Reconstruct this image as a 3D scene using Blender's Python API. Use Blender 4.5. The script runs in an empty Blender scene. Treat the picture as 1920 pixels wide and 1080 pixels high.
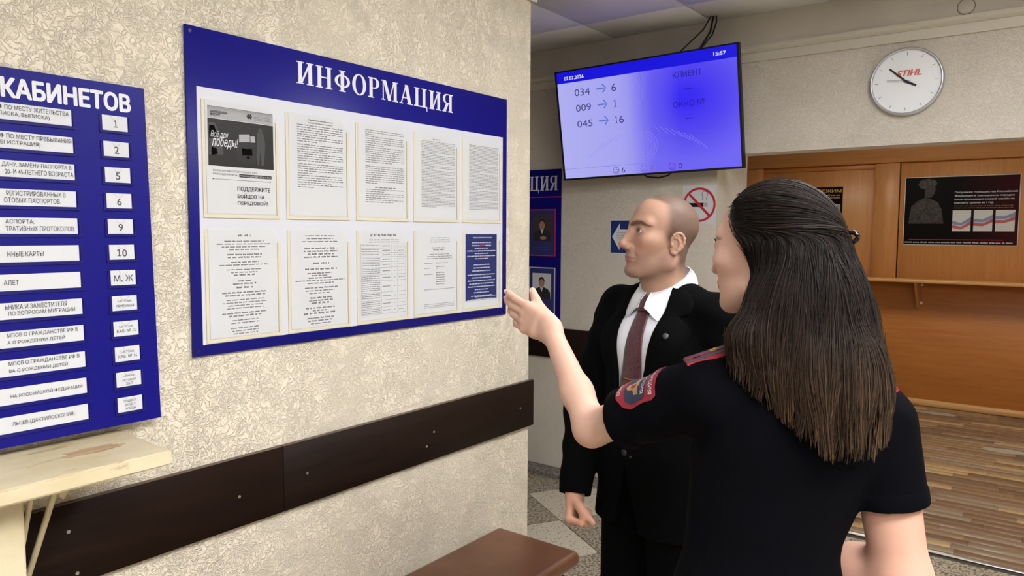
import bpy, bmesh, math, random
import numpy as np
from mathutils import Vector, Matrix

# ------------------------------------------------------------------ camera, world, exposure
SC = bpy.context.scene
COL = SC.collection
R = math.radians
CAM_POS = Vector((1.8, 0.0, 1.62))
def camera_basis(yaw, pitch, roll):
    f = Vector((-math.sin(yaw)*math.cos(pitch), math.cos(yaw)*math.cos(pitch), -math.sin(pitch)))
    r = Vector((math.cos(yaw), math.sin(yaw), 0))
    u = r.cross(f)
    r2 = r*math.cos(roll) + u*math.sin(roll)
    return r2, r2.cross(f), f
_r, _u, _f = camera_basis(R(37.05), R(4.33), R(0.3))
cam = bpy.data.cameras.new('camera')
cam.sensor_width = 36.0
cam.lens = 36.0*1400/1920
cam.clip_start = 0.02
camo = bpy.data.objects.new('camera', cam)
COL.objects.link(camo)
camo.matrix_world = Matrix(((_r.x, _u.x, -_f.x, CAM_POS.x), (_r.y, _u.y, -_f.y, CAM_POS.y), (_r.z, _u.z, -_f.z, CAM_POS.z), (0, 0, 0, 1)))
SC.camera = camo
world = bpy.data.worlds.new('world')
world.use_nodes = True
world.node_tree.nodes['Background'].inputs[0].default_value = (0.8, 0.85, 1, 1)
world.node_tree.nodes['Background'].inputs[1].default_value = 0.05
SC.world = world
SC.view_settings.view_transform = 'Standard'
SC.view_settings.look = 'None'
SC.view_settings.gamma = 1
SC.view_settings.use_curve_mapping = False
SC.view_settings.exposure = 0.0
LAMP_POWER = 51.0        # emission of the ceiling panels of the waiting room
LAMP_POWER_HALL = 25.0    # emission of the panels of the hall behind the opening

# ------------------------------------------------------------------ materials
def s2l(c):
    return tuple((x/12.92 if x <= 0.04045 else ((x+0.055)/1.055)**2.4) for x in [v/255 for v in c])
MATS = {}
def mat(name, rgb=None, rough=0.6, metal=0.0, spec=0.5, emit=None, strength=0.0, sheen=0.0, sss=0.0):
    if name in MATS: return MATS[name]
    m = bpy.data.materials.new(name); m.use_nodes = True
    b = m.node_tree.nodes['Principled BSDF']
    if rgb is not None: b.inputs['Base Color'].default_value = (*s2l(rgb), 1)
    b.inputs['Roughness'].default_value = rough
    b.inputs['Metallic'].default_value = metal
    b.inputs['Specular IOR Level'].default_value = spec
    if sheen:
        b.inputs['Sheen Weight'].default_value = sheen
    if sss:
        b.inputs['Subsurface Weight'].default_value = sss
        b.inputs['Subsurface Radius'].default_value = (0.012, 0.005, 0.003)
        b.inputs['Subsurface Scale'].default_value = 1.0
    if emit is not None:
        b.inputs['Emission Color'].default_value = (*s2l(emit), 1)
        b.inputs['Emission Strength'].default_value = strength
    MATS[name] = m
    return m
class NT:
    """small node helper"""
    def __init__(s, m):
        s.m = m; s.t = m.node_tree; s.b = s.t.nodes['Principled BSDF']
    def n(s, typ, **kw):
        x = s.t.nodes.new(typ)
        for k, v in kw.items():
            if k in x.inputs: x.inputs[k].default_value = v
            else: setattr(x, k, v)
        return x
    def l(s, a, b): s.t.links.new(a, b)
    def coord(s, kind='Object', scale=(1, 1, 1), rot=(0, 0, 0)):
        c = s.n('ShaderNodeTexCoord'); mp = s.n('ShaderNodeMapping')
        mp.inputs['Scale'].default_value = scale; mp.inputs['Rotation'].default_value = rot
        s.l(c.outputs[kind], mp.inputs['Vector'])
        return mp.outputs['Vector']
    def noise(s, vec, scale, detail=3, rough=0.5, dist=0.0):
        x = s.n('ShaderNodeTexNoise'); x.inputs['Scale'].default_value = scale
        x.inputs['Detail'].default_value = detail; x.inputs['Roughness'].default_value = rough
        x.inputs['Distortion'].default_value = dist
        s.l(vec, x.inputs['Vector']); return x.outputs['Fac']
    def ramp(s, fac, stops, interp='LINEAR'):
        x = s.n('ShaderNodeValToRGB'); cr = x.color_ramp; cr.interpolation = interp
        while len(cr.elements) < len(stops): cr.elements.new(0.5)
        for e, (p, c) in zip(cr.elements, stops):
            e.position = p
            e.color = (*s2l(c), 1) if isinstance(c, tuple) else (c, c, c, 1)
        s.l(fac, x.inputs['Fac']); return x.outputs['Color']
    def mix(s, fac, a, b, mode='MIX'):
        x = s.n('ShaderNodeMix', data_type='RGBA', blend_type=mode)
        for inp, v in ((x.inputs[0], fac), (x.inputs[6], a), (x.inputs[7], b)):
            if isinstance(v, (int, float)): inp.default_value = v
            elif isinstance(v, tuple): inp.default_value = (*s2l(v), 1)
            else: s.l(v, inp)
        return x.outputs[2]
    def math(s, op, a, b=0.0):
        x = s.n('ShaderNodeMath', operation=op)
        for inp, v in ((x.inputs[0], a), (x.inputs[1], b)):
            if isinstance(v, (int, float)): inp.default_value = v
            else: s.l(v, inp)
        return x.outputs[0]
    def bump(s, h, strength=0.3, dist=0.002):
        x = s.n('ShaderNodeBump'); x.inputs['Strength'].default_value = strength; x.inputs['Distance'].default_value = dist
        s.l(h, x.inputs['Height']); s.l(x.outputs['Normal'], s.b.inputs['Normal'])
    def color(s, c): s.l(c, s.b.inputs['Base Color'])

def plaster(name, c1, c2, rot, relief=0.0032):
    """embossed wallpaper: worm like ridges painted over"""
    m = mat(name, c1, 0.8, spec=0.12); k = NT(m)
    v = k.coord('Object', (1, 1, 1), rot)
    n1 = k.noise(v, 46, 2, 0.55, 1.5)
    ridge = k.math('ABSOLUTE', k.math('SUBTRACT', n1, 0.5))
    r1 = k.ramp(ridge, [(0.0, 0.0), (0.035, 0.7), (0.1, 1.0)])          # narrow creases in a smooth skin
    n2 = k.noise(v, 100, 2, 0.5, 1.0)
    r2 = k.ramp(k.math('ABSOLUTE', k.math('SUBTRACT', n2, 0.53)), [(0.0, 0.0), (0.03, 0.8), (0.08, 1.0)])
    msk = k.ramp(k.noise(v, 13, 2), [(0.42, 0.0), (0.6, 1.0)])
    h = k.math('ADD', k.math('ADD', r1, k.math('MULTIPLY', k.math('MULTIPLY', r2, msk), 0.6)), k.math('MULTIPLY', k.noise(v, 55, 2), 0.7))
    k.bump(h, 0.85, relief)
    big = k.noise(v, 2.2, 3)
    k.color(k.mix(k.ramp(big, [(0.3, 0.0), (0.75, 1.0)]), c1, c2))
    return m
M_PLASTER = plaster('cream_embossed_wallpaper', (230, 221, 201), (223, 213, 193), (0, 0, 0))
M_PLASTER_FLAT = plaster('cream_wallpaper_thick_paint', (218, 210, 198), (210, 202, 188), (0, 0, 0), 0.0016)
M_PAINT = mat('grey_white_wall_paint', (196, 190, 178), 0.6)
k = NT(M_PAINT); v = k.coord(); k.bump(k.noise(v, 90, 4), 0.12, 0.002)
k.color(k.mix(k.ramp(k.noise(v, 3, 4), [(0.3, 0.0), (0.8, 1.0)]), (200, 193, 180), (186, 180, 168)))
M_MOULD = mat('painted_moulding', (204, 198, 182), 0.5)
def wood(name, dark, light, axis, rough=0.4, scale=1.0, spec=0.5, bumpy=0.15):
    m = mat(name, light, rough, spec=spec); k = NT(m)
    s = [1.0*scale, 1.0*scale, 1.0*scale]; s[axis] = 0.07*scale
    v = k.coord('Object', tuple(s))
    n1 = k.noise(v, 38, 5, 0.6, 0.6); n2 = k.noise(v, 190, 3, 0.6)
    f = k.math('ADD', k.math('MULTIPLY', n1, 0.75), k.math('MULTIPLY', n2, 0.25))
    k.color(k.ramp(f, [(0.32, dark), (0.68, light)]))
    k.bump(n2, bumpy, 0.0006)
    return m
M_WENGE = wood('dark_wenge_board', (20, 11, 7), (35, 20, 13), 1, 0.58, spec=0.16)
M_WENGE_X = wood('dark_wenge_board_across', (20, 11, 7), (35, 20, 13), 0, 0.58, spec=0.16)
M_WENGE_EDGE = mat('wenge_edge', (84, 66, 56), 0.45)
M_CAB = wood('beech_laminate', (186, 128, 74), (206, 148, 92), 2, 0.42, 0.8, bumpy=0.04)
M_CAB_X = wood('beech_laminate_across', (182, 124, 70), (202, 144, 88), 0, 0.42, 0.8, bumpy=0.04)
M_CAB_LIGHT = wood('light_beech_edge', (196, 146, 88), (214, 166, 106), 0, 0.42, 0.8, bumpy=0.04)
M_CABDARK = wood('cherry_panel', (176, 108, 48), (196, 128, 62), 0, 0.42, 0.6, bumpy=0.04)
M_BLUE = mat('blue_plastic_board', (13, 11, 118), 0.4, spec=0.22)
M_WHITE = mat('white_plastic', (236, 236, 238), 0.45)
M_LETTER = mat('white_vinyl_letters', (216, 217, 222), 0.5)
M_PAPER = mat('white_paper', (208, 210, 213), 0.7, spec=0.2)
M_INK = mat('grey_print_ink', (84, 84, 88), 0.8, spec=0.1)
M_INKB = mat('dark_print_ink', (48, 48, 54), 0.8, spec=0.1)
M_BLACK = mat('black_plastic', (14, 14, 15), 0.45)
M_STEEL = mat('screw_steel', (190, 188, 180), 0.35, 0.9)
M_CREAM = mat('cream_adhesive_strip', (216, 208, 184), 0.5)
M_RED = mat('red_print', (196, 36, 50), 0.5)

# ------------------------------------------------------------------ mesh helpers
def world_of(o):
    if o.parent is None: return o.matrix_basis.copy()
    return world_of(o.parent) @ o.matrix_parent_inverse @ o.matrix_basis
def link(o, parent=None, world=False):
    COL.objects.link(o)
    if parent is not None:
        o.parent = parent
        if world: o.matrix_parent_inverse = world_of(parent).inverted()
    return o
def tag(o, label=None, cat=None, group=None, kind=None):
    if label: o['label'] = label
    if cat: o['category'] = cat
    if group: o['group'] = group
    if kind: o['kind'] = kind
    return o
def empty(name, loc, rot=None):
    o = bpy.data.objects.new(name, None); o.empty_display_size = 0.05
    if rot is not None: o.matrix_world = Matrix.Translation(Vector(loc)) @ rot.to_4x4()
    else: o.location = loc
    return link(o)
class MB:
    """collects shapes into one mesh"""
    def __init__(s): s.v = []; s.f = []; s.smooth = []
    def add(s, verts, faces, smooth=False):
        b = len(s.v); s.v += [tuple(p) for p in verts]; s.f += [tuple(i+b for i in f) for f in faces]; s.smooth += [smooth]*len(faces); return s
    def box(s, lo, hi):
        (a, b, c), (d, e, f) = lo, hi
        return s.add([(a,b,c),(d,b,c),(d,e,c),(a,e,c),(a,b,f),(d,b,f),(d,e,f),(a,e,f)],
                     [(0,3,2,1),(4,5,6,7),(0,1,5,4),(1,2,6,5),(2,3,7,6),(3,0,4,7)])
    def bevbox(s, lo, hi, w, seg=2):
        bm = bmesh.new(); bmesh.ops.create_cube(bm, size=1)
        lo, hi = Vector(lo), Vector(hi); c = (lo+hi)/2; d = hi-lo
        for x in bm.verts: x.co = Vector((x.co.x*d.x, x.co.y*d.y, x.co.z*d.z)) + c
        bmesh.ops.bevel(bm, geom=bm.edges[:], offset=w, segments=seg, affect='EDGES', profile=0.5)
        bm.verts.index_update()
        s.add([tuple(x.co) for x in bm.verts], [[q.index for q in f.verts] for f in bm.faces], True); bm.free(); return s
    def prism(s, pts, o, ax, ay, n, h):
        """polygon (2D) in frame ax, ay at o extruded by h along n"""
        o, ax, ay, n = Vector(o), Vector(ax), Vector(ay), Vector(n); k = len(pts)
        a = [o+ax*p[0]+ay*p[1] for p in pts]; b = [p+n*h for p in a]
        return s.add(a+b, [tuple(range(k-1,-1,-1)), tuple(range(k,2*k))] + [(i,(i+1)%k,k+(i+1)%k,k+i) for i in range(k)])
    def tube(s, pts, rad, seg=8, cap=True, smooth=True):
        pts = [Vector(p) for p in pts]; n = len(pts)
        rad = [rad]*n if isinstance(rad, (int, float)) else rad
        up = None; vs = []
        for i, p in enumerate(pts):
            t = (pts[min(i+1,n-1)]-pts[max(i-1,0)]).normalized()
            if up is None:
                up = Vector((0,0,1)) if abs(t.z) < 0.9 else Vector((1,0,0))
            a = (up - t*up.dot(t)).normalized(); b = t.cross(a); up = a
            for j in range(seg):
                q = 2*math.pi*j/seg; vs.append(p + (a*math.cos(q)+b*math.sin(q))*rad[i])
        fs = [(i*seg+j, i*seg+(j+1)%seg, (i+1)*seg+(j+1)%seg, (i+1)*seg+j) for i in range(n-1) for j in range(seg)]
        s.add(vs, fs, smooth)
        if cap: s.add(vs[:seg], [tuple(range(seg-1,-1,-1))]); s.add(vs[-seg:], [tuple(range(seg))])
        return s
    def ring(s, c, ax, ay, r0, r1, n, h=0.0, seg=48, a0=0.0, a1=2*math.pi):
        """flat annulus r0..r1 (tuples allowed) with thickness h along n"""
        c, ax, ay, n = Vector(c), Vector(ax), Vector(ay), Vector(n)
        r0 = r0 if isinstance(r0, tuple) else (r0, r0); r1 = r1 if isinstance(r1, tuple) else (r1, r1)
        full = abs(a1-a0-2*math.pi) < 1e-6; k = seg if full else seg+1; vs = []
        for j in range(k):
            t = a0+(a1-a0)*j/seg; cs, sn = math.cos(t), math.sin(t)
            vs += [c+ax*r0[0]*cs+ay*r0[1]*sn, c+ax*r1[0]*cs+ay*r1[1]*sn, c+ax*r0[0]*cs+ay*r0[1]*sn+n*h, c+ax*r1[0]*cs+ay*r1[1]*sn+n*h]
        fs = []
        for j in range(seg):
            a = 4*j; b = 4*((j+1) % k)
            fs += [(a+2,a+3,b+3,b+2), (a,b,b+1,a+1), (a+1,b+1,b+3,a+3), (a,a+2,b+2,b)]
        return s.add(vs, fs)
    def disc(s, c, ax, ay, r, n, h, seg=48):
        pts = [((r if not isinstance(r, tuple) else r[0])*math.cos(2*math.pi*j/seg), (r if not isinstance(r, tuple) else r[1])*math.sin(2*math.pi*j/seg)) for j in range(seg)]
        return s.prism(pts, c, ax, ay, n, h)
    def lathe(s, prof, c, ax, ay, n, seg=32):
        """profile (radius, height along n)"""
        c, ax, ay, n = Vector(c), Vector(ax), Vector(ay), Vector(n); k = len(prof)
        vs = [c+ax*(r*math.cos(2*math.pi*j/seg))+ay*(r*math.sin(2*math.pi*j/seg))+n*h for j in range(seg) for r, h in prof]
        fs = [(j*k+i, ((j+1)%seg)*k+i, ((j+1)%seg)*k+i+1, j*k+i+1) for j in range(seg) for i in range(k-1)]
        return s.add(vs, fs, True)
    def mesh(s, name):
        m = bpy.data.meshes.new(name); m.from_pydata(s.v, [], s.f)
        if any(s.smooth): m.polygons.foreach_set('use_smooth', s.smooth)
        m.update(); return m
    def wbuild(s, name, material, parent=None, fix=True): return s.build(name, material, parent, fix, True)
    def build(s, name, material, parent=None, fix=True, world=False):
        m = s.mesh(name)
        if fix:
            bm = bmesh.new(); bm.from_mesh(m); bmesh.ops.recalc_face_normals(bm, faces=bm.faces[:]); bm.to_mesh(m); bm.free()
        m.materials.append(material)
        return link(bpy.data.objects.new(name, m), parent, world)
class Frame:
    """plane with origin o, in-plane axes ax, ay and normal n (local drawing frame)"""
    def __init__(s, o, ax, ay):
        s.o, s.ax, s.ay = Vector(o), Vector(ax).normalized(), Vector(ay).normalized(); s.n = s.ax.cross(s.ay).normalized()
    def p(s, x, y, h=0.0): return s.o+s.ax*x+s.ay*y+s.n*h
    def rect(s, mb, x0, y0, x1, y1, h=0.0, t=0.0005):
        return mb.prism([(x0,y0),(x1,y0),(x1,y1),(x0,y1)], s.o+s.n*h, s.ax, s.ay, s.n, t)
    def poly(s, mb, pts, h=0.0, t=0.0005):
        return mb.prism(pts, s.o+s.n*h, s.ax, s.ay, s.n, t)
    def quad(s, mb, x0, y0, x1, y1, h=0.0):
        return mb.add([s.p(x0,y0,h), s.p(x1,y0,h), s.p(x1,y1,h), s.p(x0,y1,h)], [(0,1,2,3)])
    def ring(s, mb, x, y, r0, r1, h=0.0, t=0.0005, **kw): return mb.ring(s.p(x,y,h), s.ax, s.ay, r0, r1, s.n, t, **kw)
    def disc(s, mb, x, y, r, h=0.0, t=0.0005, seg=32): return mb.disc(s.p(x,y,h), s.ax, s.ay, r, s.n, t, seg)
_txt = bpy.data.curves.new('lettering', 'FONT'); _txto = bpy.data.objects.new('lettering', _txt); COL.objects.link(_txto)
_cache = {}
def glyphs(body, bold=0.0, shear=0.0, res=3, line=1.0, align='LEFT'):
    key = (body, bold, shear, line, align)
    if key not in _cache:
        _txt.body = body; _txt.size = 1; _txt.offset = bold; _txt.shear = shear; _txt.resolution_u = res; _txt.align_x = align; _txt.space_line = line
        dg = bpy.context.evaluated_depsgraph_get(); dg.update()
        m = bpy.data.meshes.new_from_object(_txto.evaluated_get(dg))
        vs = np.array([v.co[:] for v in m.vertices]); fs = [tuple(p.vertices) for p in m.polygons]
        bpy.data.meshes.remove(m); _cache[key] = (vs, fs)
    return _cache[key]
def write(mb, fr, body, x0, y0, x1=None, y1=None, bold=0.0, h=0.0, shear=0.0, line=1.0, align='LEFT', height=None, center=False):
    """letters filling the box x0..x1, y0..y1 of a frame; with height only, natural width"""
    vs, fs = glyphs(body, 0.0, shear, 3, line, align)
    lo, hi = vs[:, :2].min(0), vs[:, :2].max(0); d = hi-lo
    if height is not None:
        sy = sx = height/d[1]
        if x1 is not None: sx = min(sx, (x1-x0)/d[0])
        if center: x0 = x0-d[0]*sx/2
    else: sx, sy = (x1-x0)/d[0], (y1-y0)/d[1]
    e = max(bold, 0)*1.1                                   # heavier strokes: the same outline set again a little to the side
    for i_, (ox, oy) in enumerate([(e*math.cos(q_*math.pi/(4 if e > 0.03 else 2)), 0.7*e*math.sin(q_*math.pi/(4 if e > 0.03 else 2))) for q_ in range(8 if e > 0.03 else 4)] if e else ((0, 0),)):
        mb.add([fr.p(x0+(a-lo[0]+ox)*sx, y0+(b-lo[1]+oy)*sy, h+0.00012*i_) for a, b, _ in vs], fs)
    return d[0]*sx
def digit_one(mb, fr, x, y, hgt, t, h):
    """figure 1 with flag and foot, right edge of the stem at x"""
    fr.poly(mb, [(x-t, y), (x, y), (x, y+hgt), (x-t, y+hgt)], h, 0.0001)
    fr.poly(mb, [(x-t, y+hgt), (x-t, y+hgt-t*1.3), (x-t-hgt*0.2, y+hgt*0.78-t*0.6), (x-t-hgt*0.2, y+hgt*0.78+t*0.5)], h, 0.0001)
    fr.rect(mb, x-t-hgt*0.17, y, x+hgt*0.17, y+t*0.85, h, 0.0001)
# ------------------------------------------------------------------ room shell
CEIL = 2.81
def struct(name, mb, m, parent=None, label=None):
    o = mb.build(name, m, parent)
    o['kind'] = 'structure'
    if label: o['label'] = label
    return o
wall_left = struct('wall_left', MB().box((-0.35, -2.3, 0), (0, 2.5, CEIL)), M_PLASTER, label='cream embossed wallpaper wall carrying the blue notice boards')
struct('wall_recess', MB().box((-2.4, 2.15, 0), (-0.35, 2.5, CEIL)), M_PLASTER, label='wall closing the recess behind the corner')
struct('wall_far_left', MB().box((-2.6, 2.15, 0), (-2.4, 8.3, CEIL)), M_PLASTER, label='far left wall of the recess')
struct('wall_back', MB().box((-2.4, 4.1, 0), (0.155, 4.58, CEIL)), M_PLASTER_FLAT, label='cream wallpaper wall behind the man and the screen')
struct('wall_above_opening', MB().box((0.155, 4.1, 2.055), (4.2, 4.25, CEIL)), M_PLASTER_FLAT, label='wall strip over the wide opening, carrying the clock')
struct('wall_right', MB().box((4.0, -2.3, 0), (4.2, 8.3, CEIL)), M_PAINT, label='plain right wall outside the picture')
struct('wall_behind', MB().box((-0.35, -2.5, 0), (4.2, -2.3, CEIL)), M_PAINT, label='plain wall behind the viewer')
struct('wall_hall', MB().box((-2.4, 8.1, 0), (4.0, 8.3, CEIL)), M_PAINT, label='wall of the hall behind the wooden partition')
# smooth band above the moulding and the moulding itself
struct('trim_1', MB().box((-2.4, 4.09, 2.63), (4.0, 4.1, CEIL)), M_PAINT, label='smooth painted band under the ceiling')
mb = MB().prism([(0,0),(0.016,0.0),(0.018,0.004),(0.018,0.045),(0.012,0.05),(0.026,0.062),(0.03,0.068),(0.03,0.082),(0,0.088)], (-2.4, 4.1, 2.545), (0,-1,0), (0,0,1), (1,0,0), 6.4)
struct('trim_2', mb, M_MOULD, label='stepped painted moulding above the clock')
mb = MB().prism([(0,0),(0.016,0.0),(0.018,0.004),(0.018,0.045),(0.012,0.05),(0.026,0.062),(0.03,0.068),(0.03,0.082),(0,0.088)], (0, -2.3, 2.54), (1,0,0), (0,0,1), (0,1,0), 4.82)
struct('trim_3', mb, M_MOULD, label='stepped painted moulding on top of the left wall')
M_BASE = mat('grey_stone_skirting', (120, 112, 106), 0.6)
k = NT(M_BASE); k.color(k.ramp(k.noise(k.coord(), 60, 4), [(0.35, (84, 78, 74)), (0.7, (150, 142, 134))]))
struct('baseboard_back', MB().prism([(0,0),(0.085,0),(0.082,0.02),(0.06,0.034),(0,0.044)], (-2.4, 4.1, 0), (0,-1,0), (0,0,1), (1,0,0), 2.555), M_BASE, label='low grey stone skirting')
struct('baseboard_left', MB().box((0, -2.3, 0), (0.015, 2.5, 0.07)), M_BASE)

# ceiling: plain deck with separate tiles
M_DECK = mat('ceiling_grid_shadow', (120, 118, 118), 0.7)
M_TILE = mat('mineral_fibre_ceiling_tile', (226, 225, 224), 0.85)
k = NT(M_TILE); k.bump(k.noise(k.coord(), 130, 4), 0.2, 0.002)
ceiling = struct('ceiling', MB().box((-2.6, -2.5, CEIL), (4.2, 8.3, CEIL+0.1)), M_DECK, label='suspended ceiling of square tiles')
T = 0.625
tile_m = MB().bevbox((0.003, 0.003, -0.012), (T-0.003, T-0.003, 0), 0.002, 1).mesh('ceiling_tile'); tile_m.materials.append(M_TILE)
grid_x = [-0.515 + T*i for i in range(-3, 7)]
grid_y = [3.73 + T*i for i in range(-9, 1)]
LAMPS = [(1.36, 3.73-3*T), (1.985, 3.73-6*T), (1.985, 3.73-8*T), (2.61, 3.73-5*T)]
for gx in grid_x:
    for gy in grid_y:
        if any(abs(gx-a) < 0.01 and abs(gy-b) < 0.01 for a, b in LAMPS): continue
        if gx+T < -0.36 and gy+T < 2.2: continue
        m = tile_m
        if gy > 3.7:                                   # cut tiles along the back wall
            if 'cut' not in MATS:
                cm = MB().bevbox((0.003, 0.003, -0.012), (T-0.003, 0.357, 0), 0.002, 1).mesh('ceiling_tile'); cm.materials.append(M_TILE); MATS['cut'] = cm
            m = MATS['cut']
        o = link(bpy.data.objects.new('ceiling_tile', m), ceiling); o.location = (gx, gy, CEIL)
# ceiling lamps: recessed panels
M_DIFF = mat('lit_diffuser', (255, 255, 255), 0.5, emit=(253, 253, 255), strength=LAMP_POWER)
M_DIFF_H = mat('lit_diffuser_hall', (255, 255, 255), 0.5, emit=(255, 244, 226), strength=LAMP_POWER_HALL)
def ceiling_lamp(x, y, label, diff, z=CEIL):
    t = empty('ceiling_light', (x+T/2, y+T/2, z))
    tag(t, label, 'light', 'recessed ceiling lights')
    f = MB(); a = T/2-0.005; b = a-0.025
    for lo, hi in (((-a,-a,-0.02),(a,-b,0)), ((-a,b,-0.02),(a,a,0)), ((-a,-b,-0.02),(-b,b,0)), ((b,-b,-0.02),(a,b,0))): f.box(lo, hi)
    f.build('frame', M_WHITE, t)
    MB().bevbox((-b,-b,-0.014), (b,b,-0.004), 0.003, 1).build('diffuser', diff, t)
for i, (x, y) in enumerate(LAMPS):
    ceiling_lamp(x, y, ['recessed square ceiling lamp nearest to the clock wall', 'recessed square ceiling lamp over the viewer', 'recessed square ceiling lamp behind the viewer', 'recessed square ceiling lamp right of the viewer'][i], M_DIFF)
for x, lab in ((0.2, 'ceiling lamp of the hall, over its left half'), (2.6, 'ceiling lamp of the hall, over its right half')):
    ceiling_lamp(x, 5.9, lab, M_DIFF_H)

# ------------------------------------------------------------------ floors
def terrazzo(name, base, chip, lightc, fac):
    m = mat(name, base, 0.45); k = NT(m); v = k.coord('Object')
    vo = k.n('ShaderNodeTexVoronoi'); vo.inputs['Scale'].default_value = 85; k.l(v, vo.inputs['Vector'])
    n = k.noise(v, 70, 3, 0.6)
    spots = k.ramp(n, [(0.42+fac, 0.0), (0.5+fac, 1.0)])
    c = k.mix(spots, chip, base)
    sm = k.ramp(vo.outputs['Distance'], [(0.25, 1.0), (0.34, 0.0)])
    k.color(k.mix(k.math('MULTIPLY', sm, 0.5), c, lightc))
    return m
TERR = [terrazzo('pale_terrazzo', (214, 204, 182), (128, 116, 98), (234, 226, 206), -0.06), terrazzo('dark_terrazzo', (180, 168, 146), (88, 80, 68), (212, 202, 180), 0.02)]
M_JOINT = mat('dark_floor_joint', (66, 60, 54), 0.7)
floor = struct('floor', MB().box((-2.6, -2.5, -0.1), (4.2, 4.25, -0.006)), M_JOINT, label='old terrazzo floor of square slabs laid diagonally')
d1 = Vector((0.855, -0.519, 0)); d2 = Vector((0.519, 0.855, 0)); S = 0.46; o0 = Vector((-0.84, 3.675, 0))
terr_m = []
for tm in TERR:
    a = MB().prism([(0.003,0.003),(S-0.003,0.003),(S-0.003,S-0.003),(0.003,S-0.003)], (0,0,-0.006), d1, d2, (0,0,1), 0.006).mesh('terrazzo_slab'); a.materials.append(tm); terr_m.append(a)
random.seed(4)
for i in range(-6, 12):
    for j in range(-14, 6):
        p = o0 + d1*(i*S) + d2*(j*S); c = p + d1*S/2 + d2*S/2
        if not (-2.3 < c.x < 3.7 and -0.6 < c.y < 4.1): continue
        if c.x < 0.3 and c.y < 2.3 and c.x < -0.1: continue
        if c.y > 3.95 and c.x < 0.3: continue
        far = [p + d1*S*a + d2*S*b for a in (0, 1) for b in (0, 1)]
        if max(q.y for q in far) > 4.24: continue
        o = link(bpy.data.objects.new('terrazzo_slab', terr_m[(i+j) % 2]), floor); o.location = p
# slabs trimmed along the threshold stay one plain strip
struct('trim_4', MB().box((-2.4, 3.4, -0.0065), (4.0, 4.2, -0.003)), TERR[1], label='terrazzo border strip along the threshold')
# laminate of the hall
floor2 = struct('floor_hall', MB().box((-2.4, 4.25, -0.1), (4.0, 8.3, -0.004)), mat('laminate_seam', (70, 52, 38), 0.7), label='worn strip laminate floor of the hall')
LAM = []
for n_, d_, l_ in (('laminate_walnut', (126, 100, 76), (152, 124, 96)), ('laminate_brown', (140, 114, 86), (166, 138, 106)), ('laminate_oak', (176, 148, 106), (200, 172, 128)), ('laminate_dark', (110, 88, 68), (134, 110, 86)), ('laminate_grey', (142, 124, 104), (166, 146, 122))):
    LAM.append(wood(n_, d_, l_, 0, 0.35, 1.0, bumpy=0.05))
plank_ms = {}
W = 0.078; y = 4.285; row = 0
while y < 7.85:
    # visible reach of this row only
    x = -0.6 - 0.31*(y-4.3) - random.random()*0.5
    xmax = 2.3
    while x < xmax:
        L_ = random.choice((0.42, 0.55, 0.7))
        mi = random.choices(range(5), (4, 4, 2, 3, 2))[0]
        key = (L_, mi)
        if key not in plank_ms:
            pm = MB().bevbox((0.0006, 0.0006, -0.006), (L_-0.0006, W-0.0006, 0), 0.0008, 1).mesh('plank'); pm.materials.append(LAM[mi]); plank_ms[key] = pm
        o = link(bpy.data.objects.new('plank', plank_ms[key]), floor2); o.location = (x, y, 0.0)
        x += L_
    y += W; row += 1
M_LAMREST = wood('laminate_far', (104, 74, 50), (150, 114, 78), 0, 0.35, 1.0, bumpy=0.05)
M_ALU = mat('aluminium_strip', (196, 190, 180), 0.3, 0.85)
thr = MB().prism([(0,0),(0.002,0.004),(0.012,0.008),(0.028,0.008),(0.038,0.004),(0.04,0)], (0.155, 4.24, 0), (0,1,0), (0,0,1), (1,0,0), 3.84).build('threshold_strip', M_ALU)
tag(thr, 'shiny metal threshold strip between terrazzo and laminate floor', 'threshold')
# patches of worn laminate, bare screed showing
M_SCREED = mat('bare_grey_screed', (168, 160, 146), 0.8)
for (px, py, sx, sy, n, lab) in ((1.12, 4.36, 0.16, 0.05, 11, 'grey bare patch in laminate by the threshold'), (0.95, 4.62, 0.1, 0.05, 9, 'small worn patch in laminate left of the arm'), (1.45, 6.6, 0.16, 0.07, 12, 'pale worn patch of laminate before the partition'), (0.85, 7.62, 0.2, 0.06, 12, 'pale scuffed patch of laminate at the plinth')):
    pts = [((0.7+0.5*random.random())*sx*math.cos(2*math.pi*i/n), (0.7+0.5*random.random())*sy*math.sin(2*math.pi*i/n)) for i in range(n)]
    tag(MB().prism(pts, (px, py, 0.0002), (1,0,0), (0,1,0), (0,0,1), 0.0006).build('worn_patch', M_SCREED), lab, 'worn patch', 'worn floor patches')

# ------------------------------------------------------------------ wooden partition at the end of the hall
part = empty('wooden_partition', (0.5, 7.9, 0)); tag(part, 'orange beech partition with sliding doors, shelf and lower panel', 'partition')
def pbox(name, lo, hi, m, bev=0.002):
    o = 0.5, 7.9, 0
    return MB().bevbox([a-b for a, b in zip(lo, o)], [a-b for a, b in zip(hi, o)], bev, 1).build(name, m, part)
pbox('header', (-2.38, 7.86, 2.29), (3.98, 7.98, 2.62), M_CAB_X)
pbox('header_rail', (-2.38, 7.83, 2.43), (3.98, 7.86, 2.56), mat('dark_cherry_rail', (112, 62, 30), 0.45))
pbox('stile', (-1.1, 7.885, 1.195), (-0.86, 7.98, 2.29), M_CAB)
pbox('sliding_door', (-0.86, 7.92, 1.195), (0.25, 7.945, 2.25), M_CAB)
pbox('door_rail', (-0.86, 7.905, 2.24), (0.215, 7.925, 2.29), M_CABDARK)
pbox('stile', (0.215, 7.885, 1.195), (0.43, 7.98, 2.29), M_CAB)
pbox('sliding_door', (0.44, 7.9, 1.195), (1.9, 7.925, 2.29), M_CAB)
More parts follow.
